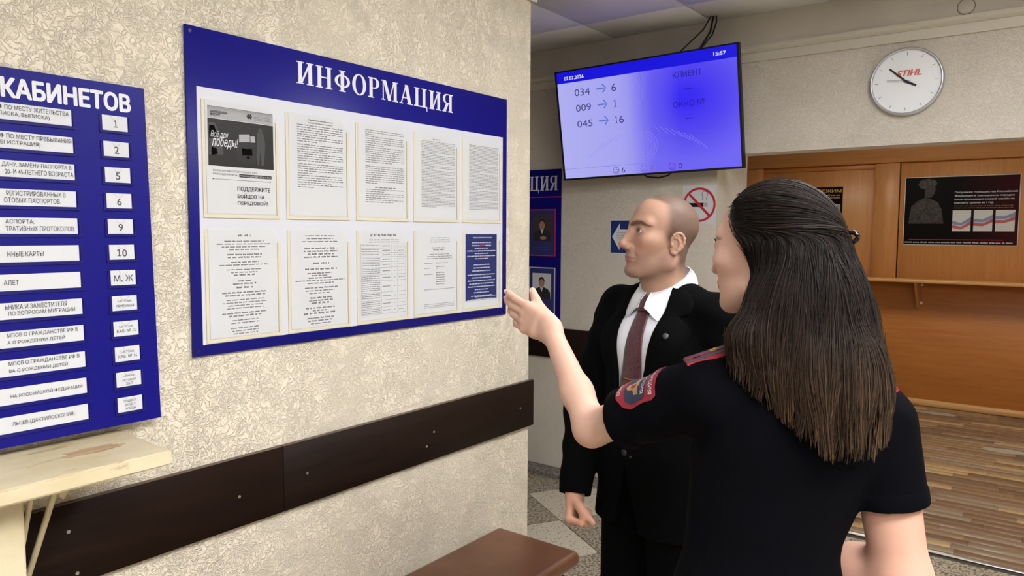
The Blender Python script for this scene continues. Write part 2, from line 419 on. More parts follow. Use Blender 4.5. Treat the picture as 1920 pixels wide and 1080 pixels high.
pbox('door_gap_strip', (0.43, 7.93, 1.195), (0.442, 7.96, 2.29), M_BLACK)
pbox('stile', (1.9, 7.885, 1.195), (2.1, 7.98, 2.29), M_CAB)
pbox('sliding_door', (2.1, 7.9, 1.195), (3.98, 7.925, 2.29), M_CAB)
pbox('shelf', (-2.38, 7.62, 1.172), (3.98, 8.0, 1.2), M_CAB_LIGHT, 0.004)
pbox('lower_panel', (-2.38, 7.9, 0.06), (3.98, 7.98, 1.172), M_CABDARK)
pbox('plinth', (-2.38, 7.87, 0.0), (3.98, 7.98, 0.06), M_CAB_LIGHT, 0.006)
for bx in (-1.2, 0.64, 2.4):
    b = MB().prism([(0,0),(0.24,0),(0.24,-0.03),(0.04,-0.25),(0,-0.25)], (bx-0.5-0.012, 0, 1.172), (0,-1,0), (0,0,1), (1,0,0), 0.024).build('shelf_bracket', M_CAB, part)
    for dz in (-0.03, -0.2):
        MB().box((bx-0.5+0.012, -0.03, 1.172+dz-0.012), (bx-0.5+0.035, -0.002, 1.172+dz+0.012)).build('corner_block', M_WHITE, b)
# ------------------------------------------------------------------ serif capitals for the board titles
def serif_letter(ch):
    """polygons of a bold serif capital, cap height 1; returns (polys, width)"""
    P = []; T_, t, sh = 0.19, 0.055, 0.05
    def q(x0, y0, x1, y1): P.append([(x0,y0),(x1,y0),(x1,y1),(x0,y1)])
    def stem(x, w=T_, top=True, bot=True):
        q(x, 0, x+w, 1)
        if bot: q(x-0.09, 0, x+w+0.09, sh)
        if top: q(x-0.09, 1-sh, x+w+0.09, 1)
    def diag(xa, ya, xb, yb, w): P.append([(xa,ya),(xa+w,ya),(xb+w,yb),(xb,yb)])
    def bowl(cx, cy, rx, ry, w, a0, a1, n=14):
        for i in range(n):
            u0, u1 = a0+(a1-a0)*i/n, a0+(a1-a0)*(i+1)/n
            def pt(u, inner):
                k = (rx-w, ry-t) if inner else (rx, ry)
                return (cx+k[0]*math.cos(u), cy+k[1]*math.sin(u))
            P.append([pt(u0, 0), pt(u1, 0), pt(u1, 1), pt(u0, 1)])
    pi = math.pi
    if ch == 'И': stem(0.09); stem(0.62); diag(0.2, 0.06, 0.6, 0.88, 0.1); return P, 0.9
    if ch == 'Н': stem(0.09); stem(0.62); q(0.2, 0.47, 0.7, 0.47+t); return P, 0.9
    if ch == 'Ф': stem(0.36); bowl(0.455, 0.5, 0.44, 0.31, 0.16, 0, 2*pi, 28); return P, 0.91
    if ch == 'О': bowl(0.42, 0.5, 0.42, 0.52, 0.19, 0, 2*pi, 30); return P, 0.84
    if ch == 'Р': stem(0.09); q(0.2, 1-t, 0.42, 1); q(0.2, 0.46, 0.42, 0.46+t); bowl(0.4, 0.73, 0.3, 0.27, 0.18, -pi/2, pi/2); return P, 0.72
    if ch == 'М': stem(0.09, 0.06); stem(0.82); diag(0.1, 1, 0.44, 0, 0.2); diag(0.49, 0.05, 0.8, 1, 0.07); return P, 1.1
    if ch == 'А': diag(0.06, 0, 0.4, 1, 0.07); diag(0.58, 0, 0.34, 1.0, 0.22); q(0.18, 0.3, 0.65, 0.3+t); q(-0.02, 0, 0.22, sh); q(0.5, 0, 0.9, sh); return P, 0.88
    if ch == 'Ц': stem(0.09, bot=False); stem(0.62, bot=False); q(0.0, 0, 0.95, sh+0.01); P.append([(0.86,0),(0.95,0),(0.95,-0.2),(0.92,-0.2)]); return P, 0.97
    if ch == 'Я': stem(0.52); q(0.3, 1-t, 0.6, 1); q(0.3, 0.46, 0.6, 0.46+t); bowl(0.32, 0.73, 0.3, 0.27, 0.18, pi/2, 3*pi/2); diag(0.02, 0, 0.28, 0.5, 0.2); q(-0.02, 0, 0.26, sh); return P, 0.8
def serif_title(fr, word, x0, x1, y0, height, h, parent, mtl, gap=0.13):
    """each letter an object of its own"""
    glyph = [serif_letter(c) for c in word]; tot = sum(g[1] for g in glyph)+gap*(len(word)-1)
    sx = (x1-x0)/tot; x = x0
    for polys, w in glyph:
        mb = MB()
        for i, p in enumerate(polys): fr.poly(mb, [(x+a*sx, y0+b*height) for a, b in p], h+0.00002*i, 0.0012)
        mb.wbuild('letter', mtl, parent); x += (w+gap)*sx
def screw(fr, x, y, h, parent, r=0.005, m=None):
    mb = MB(); fr.disc(mb, x, y, r, h, 0.0015, 10); fr.rect(mb, x-r*0.7, y-r*0.14, x+r*0.7, y+r*0.14, h+0.0015, 0.0003)
    return mb.wbuild('screw', m or M_STEEL, parent)
def words(mb, fr, x0, x1, y, hgt, rnd, mode='just', wl=(0.006, 0.02), gap=0.0022, h=0.0):
    """one printed line: small dashes of word length"""
    if mode == 'center':
        c = (x0+x1)/2; w = (x1-x0)*rnd.uniform(0.45, 0.98)/2; x0, x1 = c-w, c+w
    if mode == 'last': x1 = x0+(x1-x0)*rnd.uniform(0.2, 0.75)
    x = x0
    while x < x1-0.002:
        w = min(rnd.uniform(*wl), x1-x)
        n = max(1, int(w/max(0.00155, hgt*0.62)))
        if n == 0: fr.quad(mb, x, y, x+w, y+hgt, h)
        for q in range(n):                                        # letter sized strokes
            lw = w/n; tall = rnd.random(); y1 = y+hgt*(1.15 if tall > 0.8 else 0.9); y0 = y-hgt*0.25 if tall < 0.08 else y
            fr.quad(mb, x+q*lw, y0, x+(q+0.68)*lw, y1, h)
        x += w+gap
# ------------------------------------------------------------------ wall rails
FL = Frame((0, 0, 0), (0, 1, 0), (0, 0, 1))             # left wall: x -> Y, y -> Z
FB = Frame((0, 4.1, 0), (1, 0, 0), (0, 0, 1))           # back wall: x -> X, y -> Z
rail = empty('wall_rail', (0, 1.28, 0.81)); tag(rail, 'dark wenge protective board screwed along the wall above the bench', 'wall board')
for y0, y1 in ((-0.6, 1.277), (1.279, 2.514)):
    p = MB().bevbox((0.001, y0, 0.813), (0.019, y1, 1.004), 0.0012, 1).wbuild('plank', M_WENGE, rail)
    MB().box((0.0015, y0+0.001, 1.0035), (0.0185, y1-0.001, 1.0046)).wbuild('edge_band', M_WENGE_EDGE, p)
    for sy, sz in ((1.135, 0.898), (1.36, 0.905), (1.905, 0.912), (1.868, 0.868), (0.705, 0.94), (0.72, 0.838), (2.42, 0.9)):
        if y0 < sy < y1: screw(FL, sy, sz, 0.019, p, 0.0042)
rail2 = empty('wall_rail', (-1, 4.1, 0.78)); tag(rail2, 'dark wenge board on the far wall behind the man', 'wall board')
p = MB().bevbox((-2.39, 4.082, 0.785), (0.06, 4.099, 0.985), 0.0015, 1).wbuild('plank', M_WENGE_X, rail2)
MB().box((-2.39, 4.083, 0.985), (0.06, 4.098, 0.9862)).wbuild('edge_band', M_WENGE_EDGE, p)
for sx in (-1.05, -0.55): screw(FB, sx, 0.885, 0.018, p, 0.0042)

# ------------------------------------------------------------------ information board
ib = empty('information_board', (0.0, 1.675, 1.293)); tag(ib, 'large blue information board with two rows of paper sheets', 'notice board')
fr = Frame((0.004, 1.019, 1.2935), (0, 1, 0), (0, 0, 1)); BW, BH = 1.315, 0.836
mb = MB().bevbox((0.004, 1.019, 1.2935), (0.009, 1.019+BW, 1.2935+BH), 0.0008, 1); mb.wbuild('panel', M_BLUE, ib)
M_BACKING = mat('white_board_backing', (204, 206, 214), 0.5)
mb = MB(); fr.rect(mb, 0.028, 0.029, 1.288, 0.688, 0.005, 0.0008); mb.wbuild('white_field', M_BACKING, ib)
serif_title(fr, 'ИНФОРМАЦИЯ', 0.333, 0.998, 0.744, 0.062, 0.005, ib, M_LETTER)
M_CAPD = mat('dark_blue_cap', (14, 12, 70), 0.5)
for x, y in ((0.014, 0.822), (BW-0.014, 0.822), (0.014, 0.014), (BW-0.014, 0.014), (0.55, 0.012)): screw(fr, x, y, 0.005, ib, 0.005, M_CAPD)
# clear sheet covers
M_CLEAR = bpy.data.materials.new('clear_acrylic'); M_CLEAR.use_nodes = True
nt = M_CLEAR.node_tree; nt.nodes.clear()
o_ = nt.nodes.new('ShaderNodeOutputMaterial'); mx = nt.nodes.new('ShaderNodeMixShader'); tr = nt.nodes.new('ShaderNodeBsdfTransparent'); gl = nt.nodes.new('ShaderNodeBsdfGlossy')
tr.inputs[0].default_value = (0.99, 0.99, 0.985, 1); gl.inputs['Roughness'].default_value = 0.12; mx.inputs[0].default_value = 0.03
nt.links.new(tr.outputs[0], mx.inputs[1]); nt.links.new(gl.outputs[0], mx.inputs[2]); nt.links.new(mx.outputs[0], o_.inputs[0])
PX = [1.057, 1.3095, 1.5655, 1.8165, 2.066]; PZ = [(1.6515, 1.952), (1.3245, 1.6205)]
PWID = 0.2285
def doc(x0, z0, z1, label, paper=M_PAPER, fold=True):
    """pocket on the board (part) and the sheet in it (a thing of its own)"""
    f = Frame((0.0098, x0, z0), (0, 1, 0), (0, 0, 1)); H = z1-z0
    mb = MB()
    f.rect(mb, 0, 0, 0.0085, H, 0, 0.003); f.rect(mb, 0.0085, 0, PWID-0.0085, 0.0095, 0, 0.003); f.rect(mb, PWID-0.0085, 0, PWID, H-0.036, 0, 0.003)
    pk = mb.wbuild('pocket', M_CREAM, ib)
    mb = MB().add([f.p(a, b, 0.0034) for a, b in [(0, 0), (PWID, 0), (PWID, H-0.036), (PWID-0.032, H), (0, H)]], [(0, 1, 2, 3, 4)]); mb.wbuild('cover', M_CLEAR, pk)
    t = empty('paper_sheet', (0.0105, x0+PWID/2, z0)); tag(t, label, 'paper sheet', 'sheets on the information board')
    sx0, sx1, sy0, sy1 = 0.0105, 0.218, 0.011, H+0.001
    mb = MB(); f.rect(mb, sx0, sy0, sx1, sy1, 0.0008, 0.0005); mb.wbuild('sheet', paper, t)
    g = Frame(f.p(sx0, sy0, 0.0015), f.ax, f.ay)
    return t, g, sx1-sx0, sy1-sy0, f
rnd = random.Random(7)
# r1c1: printed poster
t, g, w, h, f = doc(PX[0], *PZ[0], 'poster sheet with dark photograph and bold slogan, top left of the board')
def fy(v): return h*(1-v)
M_DK = mat('black_photo_print', (9, 9, 10), 0.5); M_G1 = mat('grey_photo_print', (62, 62, 64), 0.6); M_G2 = mat('light_grey_print', (164, 164, 166), 0.6); M_G3 = mat('mid_grey_print', (30, 30, 32), 0.6)
mb = MB(); g.quad(mb, 0.006, fy(0.155), w-0.006, fy(0.05), 0.0); mb.wbuild('header_print', M_G2, t)
mb = MB()
for i in range(60):
    for j in range(5):
        s = 0.0011*(1-j*0.18); x, y = 0.0075+i*(w-0.016)/60, fy(0.055)-j*0.0032
        g.quad(mb, x, y-s, x+s*1.6, y+s, 0.0001)
mb.wbuild('header_dots', M_G1, t)
mb = MB(); g.quad(mb, 0.006, fy(0.575), w-0.006, fy(0.16), 0.0001); ph = mb.wbuild('photo', M_DK, t)
def shape(name, pts, m, hh, par, gg=g):
    mb = MB(); mb.add([gg.p(x, y, hh) for x, y in pts], [tuple(range(len(pts)))]); return mb.wbuild(name, m, par)
PH = lambda u, v: (0.006+u*(w-0.012), fy(0.575)+(1-v)*(fy(0.16)-fy(0.575)))
for pts, m_ in (([(0.0,0.1),(0.1,0.08),(0.2,0.4),(0.22,0.75),(0.0,0.78)], M_G1), ([(0.02,0.16),(0.09,0.14),(0.15,0.38),(0.02,0.42)], M_DK),
                ([(0.05,0.6),(0.12,0.62),(0.14,0.72),(0.1,0.8),(0.04,0.78)], M_DK), ([(0.42,0.45),(0.72,0.42),(0.73,0.9),(0.42,0.88)], M_G3),
                ([(0.46,0.28),(0.62,0.25),(0.64,0.42),(0.46,0.45)], M_G2), ([(0.62,0.3),(0.7,0.28),(0.71,0.44),(0.63,0.44)], M_G2), ([(0.5,0.58),(0.66,0.57),(0.66,0.72),(0.5,0.73)], M_DK), ([(0.57,0.74),(0.62,0.74),(0.62,0.79),(0.57,0.79)], M_G2),
                ([(0.74,0.2),(0.84,0.2),(0.87,0.45),(0.84,0.92),(0.8,0.92),(0.79,0.6),(0.76,0.92),(0.72,0.92),(0.73,0.5)], M_G1), ([(0.76,0.1),(0.81,0.09),(0.83,0.16),(0.8,0.2),(0.76,0.19)], M_G1)):
    shape('photo_shape', [PH(*q) for q in pts], m_, 0.0002, ph)
mb = MB(); a, b = PH(0.04, 0.42); write(mb, g, 'Всё для', a, b, a+0.05, b+0.02, 0.0, 0.0004, 0.35)
a, b = PH(0.06, 0.62); write(mb, g, 'победы!', a, b, a+0.075, b+0.03, 0.01, 0.0004, 0.35); mb.wbuild('slogan', M_LETTER, ph)
mb = MB(); write(mb, g, 'НАРОДНЫЙ\nФРОНТ', 0.014, fy(0.135), 0.062, fy(0.085), 0.02, 0.0004, 0, 0.9)
g.disc(mb, 0.128, fy(0.108), 0.003, 0.0003, 0.0001, 8)
for s in (-1, 1):                                   # small double headed eagle emblem
    mb.add([g.p(0.128, fy(0.11), 0.0005), g.p(0.128+s*0.0085, fy(0.088), 0.0005), g.p(0.128+s*0.007, fy(0.112), 0.0005), g.p(0.128+s*0.004, fy(0.128), 0.0005)], [(0, 1, 2, 3)])
    mb.add([g.p(0.128, fy(0.1), 0.0006), g.p(0.128+s*0.002, fy(0.078), 0.0006), g.p(0.128+s*0.006, fy(0.082), 0.0006), g.p(0.128+s*0.003, fy(0.1), 0.0006)], [(0, 1, 2, 3)])
for i in range(3): words(mb, g, 0.142, 0.196, fy(0.1+i*0.014), 0.0012, rnd, 'just', (0.004, 0.012), 0.0012, 0.0004)
write(mb, g, 'БОЛЕЕ 870 000 ГОССЛУЖАЩИХ УЖЕ', 0.018, fy(0.627), 0.148, fy(0.607), 0.0, 0.0002)
write(mb, g, 'ПРИСОЕДИНИЛИСЬ,', 0.018, fy(0.658), 0.09, fy(0.638), 0.0, 0.0002)
g.quad(mb, 0.094, fy(0.664), 0.194, fy(0.635), 0.0001)
g.quad(mb, 0.018, fy(0.693), 0.19, fy(0.69), 0.0001); g.disc(mb, 0.018, fy(0.6915), 0.0016, 0.0001, 0.0001, 8); g.disc(mb, 0.19, fy(0.6915), 0.0016, 0.0001, 0.0001, 8)
write(mb, g, 'ПОДДЕРЖИТЕ', 0.088, fy(0.795), 0.188, fy(0.75), 0.025, 0.0002); write(mb, g, 'БОЙЦОВ НА', 0.088, fy(0.86), 0.17, fy(0.812), 0.025, 0.0002); write(mb, g, 'ПЕРЕДОВОЙ!', 0.088, fy(0.92), 0.18, fy(0.875), 0.025, 0.0002)
mb.wbuild('print', M_INKB, t)['kind'] = 'stuff'
mb = MB(); write(mb, g, 'ПРИСОЕДИНЯЙТЕСЬ И ВЫ!', 0.096, fy(0.66), 0.192, fy(0.64), 0.0, 0.0004); mb.wbuild('print_highlight', M_LETTER, t)
def body_text(g, w, h, plan, t, name='print', ink=M_INK, hh=0.0001):
    """plan: list of (mode, lines, leading, x0, x1, bold) from the top"""
    mb = MB(); y = h*0.935
    for mode, n, lead, a, b, bold in plan:
        for i in range(n):
            md = mode
            if mode == 'para': md = 'last' if i == n-1 else 'just'
            if mode != 'gap': words(mb, g, a*w, b*w, y, lead*(0.5 if bold else 0.36), rnd, md, (0.007, 0.022), lead*0.45, hh)
            y -= lead
    return mb.wbuild(name, ink, t)
L5 = 0.0066
t, g, w, h, f = doc(PX[1], *PZ[0], 'typed letter sheet with a short two-line heading, second in the upper row')
body_text(g, w, h, [('gap', 2, L5, 0, 0, 0), ('para', 5, L5, .14, .94, 0), ('para', 3, L5, .14, .94, 0), ('gap', 1, L5*.4, 0, 0, 0), ('para', 4, L5, .14, .94, 0), ('para', 4, L5, .14, .94, 0), ('gap', 1, L5*.4, 0, 0, 0), ('para', 5, L5, .14, .94, 0), ('para', 4, L5, .14, .94, 0), ('para', 2, L5, .14, .94, 0)], t)
mb = MB(); write(mb, g, 'Уважаемые жители и гости', 0.33*w, h*0.945, 0.76*w, h*0.958, 0.01, 0.0002); write(mb, g, 'города-курорта Пятигорска!', 0.33*w, h*0.915, 0.75*w, h*0.928, 0.01, 0.0002); mb.wbuild('heading', M_INKB, t)
t, g, w, h, f = doc(PX[2], *PZ[0], 'typed notice sheet with spaced paragraphs, third in the upper row')
body_text(g, w, h, [('para', 3, L5, .14, .94, 0), ('para', 5, L5, .14, .94, 0), ('para', 8, L5, .14, .94, 0), ('gap', 1, L5, 0, 0, 0), ('para', 9, L5, .14, .94, 0), ('gap', 1, L5, 0, 0, 0), ('center', 1, L5, .2, .9, 1), ('para', 2, L5, .14, .94, 0), ('para', 3, L5, .14, .94, 0), ('para', 2, L5, .14, .94, 0)], t)
L4 = 0.0052
t, g, w, h, f = doc(PX[3], *PZ[0], 'closely typed sheet with a lifted shiny corner, fourth in the upper row')
body_text(g, w, h, [('center', 1, L4*1.6, .35, .65, 0), ('para', 9, L4, .14, .97, 0), ('para', 7, L4, .14, .97, 0), ('para', 3, L4, .14, .97, 0), ('para', 4, L4, .14, .97, 0), ('para', 11, L4, .14, .97, 0), ('para', 4, L4, .14, .97, 0), ('para', 6, L4, .14, .97, 0)], t)
t, g, w, h, f = doc(PX[4], *PZ[0], 'closely typed sheet with a glare, last in the upper row')
body_text(g, w, h, [('para', 14, L4, .14, .97, 0), ('para', 6, L4, .14, .97, 0), ('para', 12, L4, .14, .97, 0), ('para', 8, L4, .14, .97, 0), ('para', 6, L4, .14, .97, 0)], t)
C = 'center'
t, g, w, h, f = doc(PX[0], *PZ[1], 'centred contact list sheet, leftmost in the lower row')
body_text(g, w, h, [(C,1,.014,.4,.62,0),(C,4,.0075,.08,.94,0),('gap',1,.006,0,0,0),(C,2,.0075,.12,.9,1),('gap',1,.005,0,0,0),(C,2,.0075,.08,.94,0),('gap',1,.005,0,0,0),(C,2,.0075,.1,.9,0),(C,1,.011,.2,.8,0),('gap',1,.005,0,0,0),(C,2,.0075,.3,.7,1),('gap',1,.003,0,0,0),(C,1,.013,.25,.75,0),(C,2,.0075,.08,.94,1),('gap',1,.004,0,0,0),(C,4,.0075,.08,.94,0),('gap',1,.006,0,0,0),(C,2,.0075,.15,.85,1),('gap',1,.004,0,0,0),(C,2,.0075,.2,.8,0),('gap',1,.006,0,0,0),(C,2,.0075,.25,.75,0),(C,1,.0075,.2,.8,0)], t)
t, g, w, h, f = doc(PX[1], *PZ[1], 'centred address list sheet with grey capital heading, second in the lower row')
body_text(g, w, h, [(C,3,.0085,.1,.92,0),('gap',1,.012,0,0,0),(C,4,.0085,.08,.96,1),('gap',1,.01,0,0,0),(C,1,.013,.25,.8,0),('gap',1,.004,0,0,0),(C,1,.012,.2,.85,0),(C,3,.007,.25,.75,1),(C,2,.008,.05,.97,0),('gap',1,.006,0,0,0),(C,1,.008,.1,.95,1),(C,2,.008,.2,.8,0),('gap',1,.006,0,0,0),(C,2,.008,.25,.8,1),(C,1,.014,.2,.8,0),(C,2,.008,.2,.8,1),(C,1,.014,.2,.8,0),(C,2,.008,.25,.75,1),(C,1,.008,.2,.8,0)], t)
t, g, w, h, f = doc(PX[2], *PZ[1], 'sheet with a ruled table of figures, third in the lower row')
body_text(g, w, h, [(C,1,.013,.2,.8,1),(C,2,.007,.06,.96,0)], t)
mb = MB(); tops = [.845, .80, .745, .70, .645, .58, .50, .43, .30, .21, .13, .055]
for y in tops: g.quad(mb, 0.03*w, h*y, 0.97*w, h*y+0.0006, 0.0001)
for x in (0.03, 0.44, 0.67, 0.79, 0.97): g.quad(mb, x*w, h*0.055, x*w+0.0006, h*0.845, 0.0001)
for a, b in zip(tops, tops[1:]):
    n = max(1, int((a-b)*h/0.0066)); c = (a+b)/2*h
    for i in range(n): words(mb, g, 0.045*w, 0.42*w, h*a-0.0062*(i+1)+0.001, 0.0022, rnd, 'just', (0.006, 0.02), 0.002, 0.0001)
    words(mb, g, 0.47*w, 0.64*w, c-0.001, 0.003, rnd, 'just', (0.009, 0.012), 0.001, 0.0001)
    g.quad(mb, 0.725*w, c-0.001, 0.74*w, c+0.0015, 0.0001); words(mb, g, 0.81*w, 0.95*w, c-0.001, 0.0018, rnd, 'just', (0.008, 0.014), 0.001, 0.0001)
mb.wbuild('table_print', M_INK, t)
t, g, w, h, f = doc(PX[3], *PZ[1], 'sparse sheet with centred lines and a column of opening hours, fourth in the lower row')
body_text(g, w, h, [('gap',1,.008,0,0,0),(C,3,.007,.2,.97,0),('gap',1,.014,0,0,0),(C,2,.007,.35,.75,1),('gap',1,.008,0,0,0),(C,3,.0075,.2,.95,0),('gap',1,.015,0,0,0)], t)
mb = MB()
for y, a, b in ((.6,.2,.4),(.6,.48,.78),(.54,.2,.32),(.555,.48,.7),(.535,.48,.52),(.465,.2,.4)): words(mb, g, a*w, b*w, h*y, 0.0024, rnd, 'just', (0.008, 0.02), 0.002, 0.0001)
for i in range(6): words(mb, g, .48*w, .7*w, h*(.48-i*0.028), 0.003, rnd, 'just', (0.006, 0.012), 0.002, 0.0001)
words(mb, g, .2*w, .95*w, h*.28, 0.0022, rnd); [words(mb, g, .2*w, .95*w, h*(.1-.02*i), 0.0018, rnd) for i in range(3)]
mb.wbuild('hours_print', M_INK, t)['kind'] = 'stuff'
t, g, w, h, f = doc(PX[4], *PZ[1], 'sheet printed dark blue with white and red lettering, last in the lower row')
M_NAVY = mat('navy_print', (30, 44, 104), 0.45); M_WINK = mat('white_print', (206, 212, 226), 0.6); M_MAG = mat('crimson_print', (150, 44, 84), 0.6)
mb = MB(); g.quad(mb, 0.008, 0.026, w-0.014, h-0.012, 0.0001); mb.wbuild('blue_field', M_NAVY, t)
mb = MB(); write(mb, g, 'УВАЖАЕМЫЕ ГРАЖДАНЕ!', 0.24*w, h*0.9, 0.78*w, h*0.92, 0.02, 0.0003)
y = 0.84
for n, lead in ((1,.037),(1,.037),(4,.034),(1,.08),(2,.04),(1,.05),(6,.039),(3,.045)):
    for i in range(n): words(mb, g, .08*w, .9*w, h*y, 0.0038, rnd, C, (0.006, 0.02), 0.002, 0.0003); y -= lead
y = .13; words(mb, g, .3*w, .9*w, h*y, 0.0034, rnd, 'just', (0.006, 0.02), 0.002, 0.0003); words(mb, g, .08*w, .9*w, h*(y-.038), 0.0034, rnd, 'just', (0.006, 0.02), 0.002, 0.0003)
mb.wbuild('white_lettering', M_WINK, t)
mb = MB(); g.quad(mb, .42*w, h*.8, .6*w, h*.82, 0.0005); words(mb, g, .4*w, .62*w, h*.66, 0.0034, rnd, 'just', (0.006, 0.014), 0.002, 0.0005); mb.wbuild('red_lettering', M_MAG, t)['kind'] = 'stuff'

# ------------------------------------------------------------------ room directory
rb = empty('room_directory', (0.045, 0.6, 1.166)); tag(rb, 'blue board listing the rooms in rows of white slips', 'directory board')
dy = Vector((-0.033, 0, 0.788)).normalized(); YR = 0.912
fr = Frame((0.045, 0.0, 1.1657), (0, 1, 0), dy)
BH2 = 0.789
mb = MB(); fr.rect(mb, 0.22, 0, YR, BH2, -0.005, 0.005); mb.wbuild('panel', M_BLUE, rb)
mb = MB(); write(mb, fr, 'КАБИНЕТОВ', 0.614, 0.728, 0.876, 0.7675, 0.045, 0.0008); mb.wbuild('heading', M_LETTER, rb)
# hidden bearers that carry the tilted board
for y in (0.3, 0.8): MB().box((0.001, y, 1.2), (0.036, y+0.03, 1.23)).wbuild('bearer', M_CAB, rb)
ROWS = [(('Ф ПО МЕСТУ ЖИТЕЛЬСТВА', 127), ('ПИСКА, ВЫПИСКА)', 90)), (('Ф ПО МЕСТУ ПРЕБЫВАНИЯ', 131), ('ЕГИСТРАЦИЯ)', 71)), (('ДАЧУ, ЗАМЕНУ ПАСПОРТА В', 130), ('20- И 45-ЛЕТНЕГО ВОЗРАСТА', 133)),
        (('РЕГИСТРИРОВАННЫХ В', 116), ('ОТОВЫХ ПАСПОРТОВ.', 106)), (('АСПОРТА;', 53), ('ТРАТИВНЫХ ПРОТОКОЛОВ.', 134)), (('ННЫЕ КАРТЫ', 69),), (('АЛЕТ', 26),), (('ЬНИКА И ЗАМЕСТИТЕЛЯ', 116), ('ПО ВОПРОСАМ МИГРАЦИИ', 132)),
        (('МПОВ О ГРАЖДАНСТВЕ РФ В', 138), ('А О РОЖДЕНИИ ДЕТЕЙ', 111)), (('МПОВ О ГРАЖДАНСТВЕ РФ В', 142), ('ВА О РОЖДЕНИИ ДЕТЕЙ', 116)), (('НА РОССИЙСКОЙ ФЕДЕРАЦИИ', 147),), (('ЛЬЦЕВ (ДАКТИЛОСКОПИЯ)', 130),)]
ENDS = [132, 134, 136, 137, 140, 142, 143, 147, 150, 154, 157, 161]
NUMS = ['1', '2', '5', '6', '9', '10', 'М, Ж', '2-Й ЭТАЖ,\nПРИЁМНАЯ', '2-Й ЭТАЖ,\nКАБ. № 15', '2-Й ЭТАЖ,\nКАБ. № 16', '2-Й ЭТАЖ,\nАКТОВЫЙ\nЗАЛ', 'ПОДВАЛ,\nВХОД С\nУЛИЦЫ']
ORD = ['top', 'second', 'third', 'fourth', 'fifth', 'sixth', 'seventh', 'eighth', 'ninth', 'tenth', 'eleventh', 'bottom']
M_HOLD = mat('blue_slip_holder', (16, 14, 104), 0.25)
def holder(x0, x1, y0, y1, e=0.007):
    mb = MB(); fr.rect(mb, x0-e, y0-e, x1+e, y0-0.001, 0, 0.0028); fr.rect(mb, x0-e, y0-0.001, x0-0.0015, y1, 0, 0.002); fr.rect(mb, x1+0.003, y0-0.001, x1+e, y1, 0, 0.002)
    mb.wbuild('slip_holder', M_HOLD, rb)
for i in range(12):
    yc = 0.6985 - i*0.0593
    # name slip
    x1 = 0.746; holder(0.33, x1, yc-0.0175, yc+0.0175)
    t = empty('name_slip', fr.p(x1-0.2, yc, 0.001)); tag(t, '%s white name slip on the room directory, reading %s' % (ORD[i], ROWS[i][-1][0].strip('().;,')), 'paper slip', 'name slips of the room directory')
    mb = MB(); fr.rect(mb, 0.331, yc-0.0172, x1, yc+0.0172, 0.0004, 0.0007); mb.wbuild('slip', M_PAPER, t)
    mb = MB(); ls = ROWS[i]; kpx = (x1-0.607)/ENDS[i] if i < 6 else (x1-0.597)/ENDS[i]
    for j, (s, e) in enumerate(ls):
        x0 = x1-ENDS[i]*kpx + (0.004 if s.startswith(('20', 'ПО ', 'РЕГ')) else -0.001)
        yb = yc-0.005 if len(ls) == 1 else yc+0.0032-j*0.0142
        write(mb, fr, s, x0, yb, x1-(ENDS[i]-e)*kpx, yb+0.0103, 0.008, 0.0014)
    mb.wbuild('print', M_INK, t)
    # number slip
    x0, x1 = 0.8115, 0.868; holder(x0, x1, yc-0.017, yc+0.017, 0.0065)
    nm = NUMS[i].replace('\n', ' ').rstrip(',')
    t = empty('number_slip', fr.p(0.84, yc, 0.001)); tag(t, '%s white slip in the right column of the directory, reading %s' % (ORD[i], nm), 'paper slip', 'number slips of the room directory')
    mb = MB(); fr.rect(mb, x0, yc-0.017, x1, yc+0.017, 0.0004, 0.0007); s = mb.wbuild('slip', M_PAPER, t)
    mb = MB(); fr.ring(mb, (x0+x1)/2, yc+0.017, 0.0088, 0.0095, 0.0014, 0.0002, seg=14, a0=math.pi, a1=2*math.pi); mb.wbuild('thumb_notch', M_G2, s)
    mb = MB(); n = NUMS[i].count('\n')
    if NUMS[i] == '1': digit_one(mb, fr, 0.8425, yc-0.0095, 0.0165, 0.0024, 0.0013)
    elif NUMS[i] == '10': digit_one(mb, fr, 0.8345, yc-0.0095, 0.0165, 0.0024, 0.0013); write(mb, fr, '0', 0.8455, yc-0.0105, height=0.0165, bold=0.014, h=0.0013, center=True)
    elif n == 0: write(mb, fr, NUMS[i], 0.84, yc-0.0105, height=0.0165, bold=0.014, h=0.0013, center=True)
    else:
        for j, s in enumerate(NUMS[i].split('\n')):
            hh = 0.0072 if n == 1 else 0.0062
            y = yc+(0.0015-j*0.0105 if n == 1 else 0.0045-j*0.009)
            vs, _ = glyphs(s, 0.01); d = vs[:, :2].max(0)-vs[:, :2].min(0); wd = min(0.052, d[0]*hh/d[1]*0.98)
            write(mb, fr, s, 0.84-wd/2, y, 0.84+wd/2, y+hh, 0.01, 0.0013)
    mb.wbuild('print', M_INK, t)
# ------------------------------------------------------------------ old painted counter under the directory
M_OLD = mat('worn_cream_paint', (204, 190, 152), 0.5); k = NT(M_OLD); v = k.coord('Object', (1, 0.25, 1))
n1 = k.noise(v, 26, 5, 0.65); n2 = k.noise(k.coord('Object', (1, 0.5, 1)), 7, 4, 0.6)
c = k.mix(k.ramp(n2, [(0.35, 0.0), (0.6, 1.0)]), (196, 180, 140), (212, 200, 168))
c = k.mix(k.ramp(n1, [(0.60, 0.0), (0.66, 0.75)]), c, (170, 148, 108)); k.color(c); k.bump(n1, 0.35, 0.002)
M_BARE = mat('bare_worn_wood', (196, 160, 112), 0.7); k = NT(M_BARE); k.color(k.ramp(k.noise(k.coord('Object', (1, 0.1, 1)), 60, 4), [(0.3, (160, 128, 92)), (0.7, (196, 172, 134))]))
ct = empty('painted_counter', (0.13, 0.4, 1.11)); tag(ct, 'old cream painted plank counter on thin braces under the directory', 'counter')
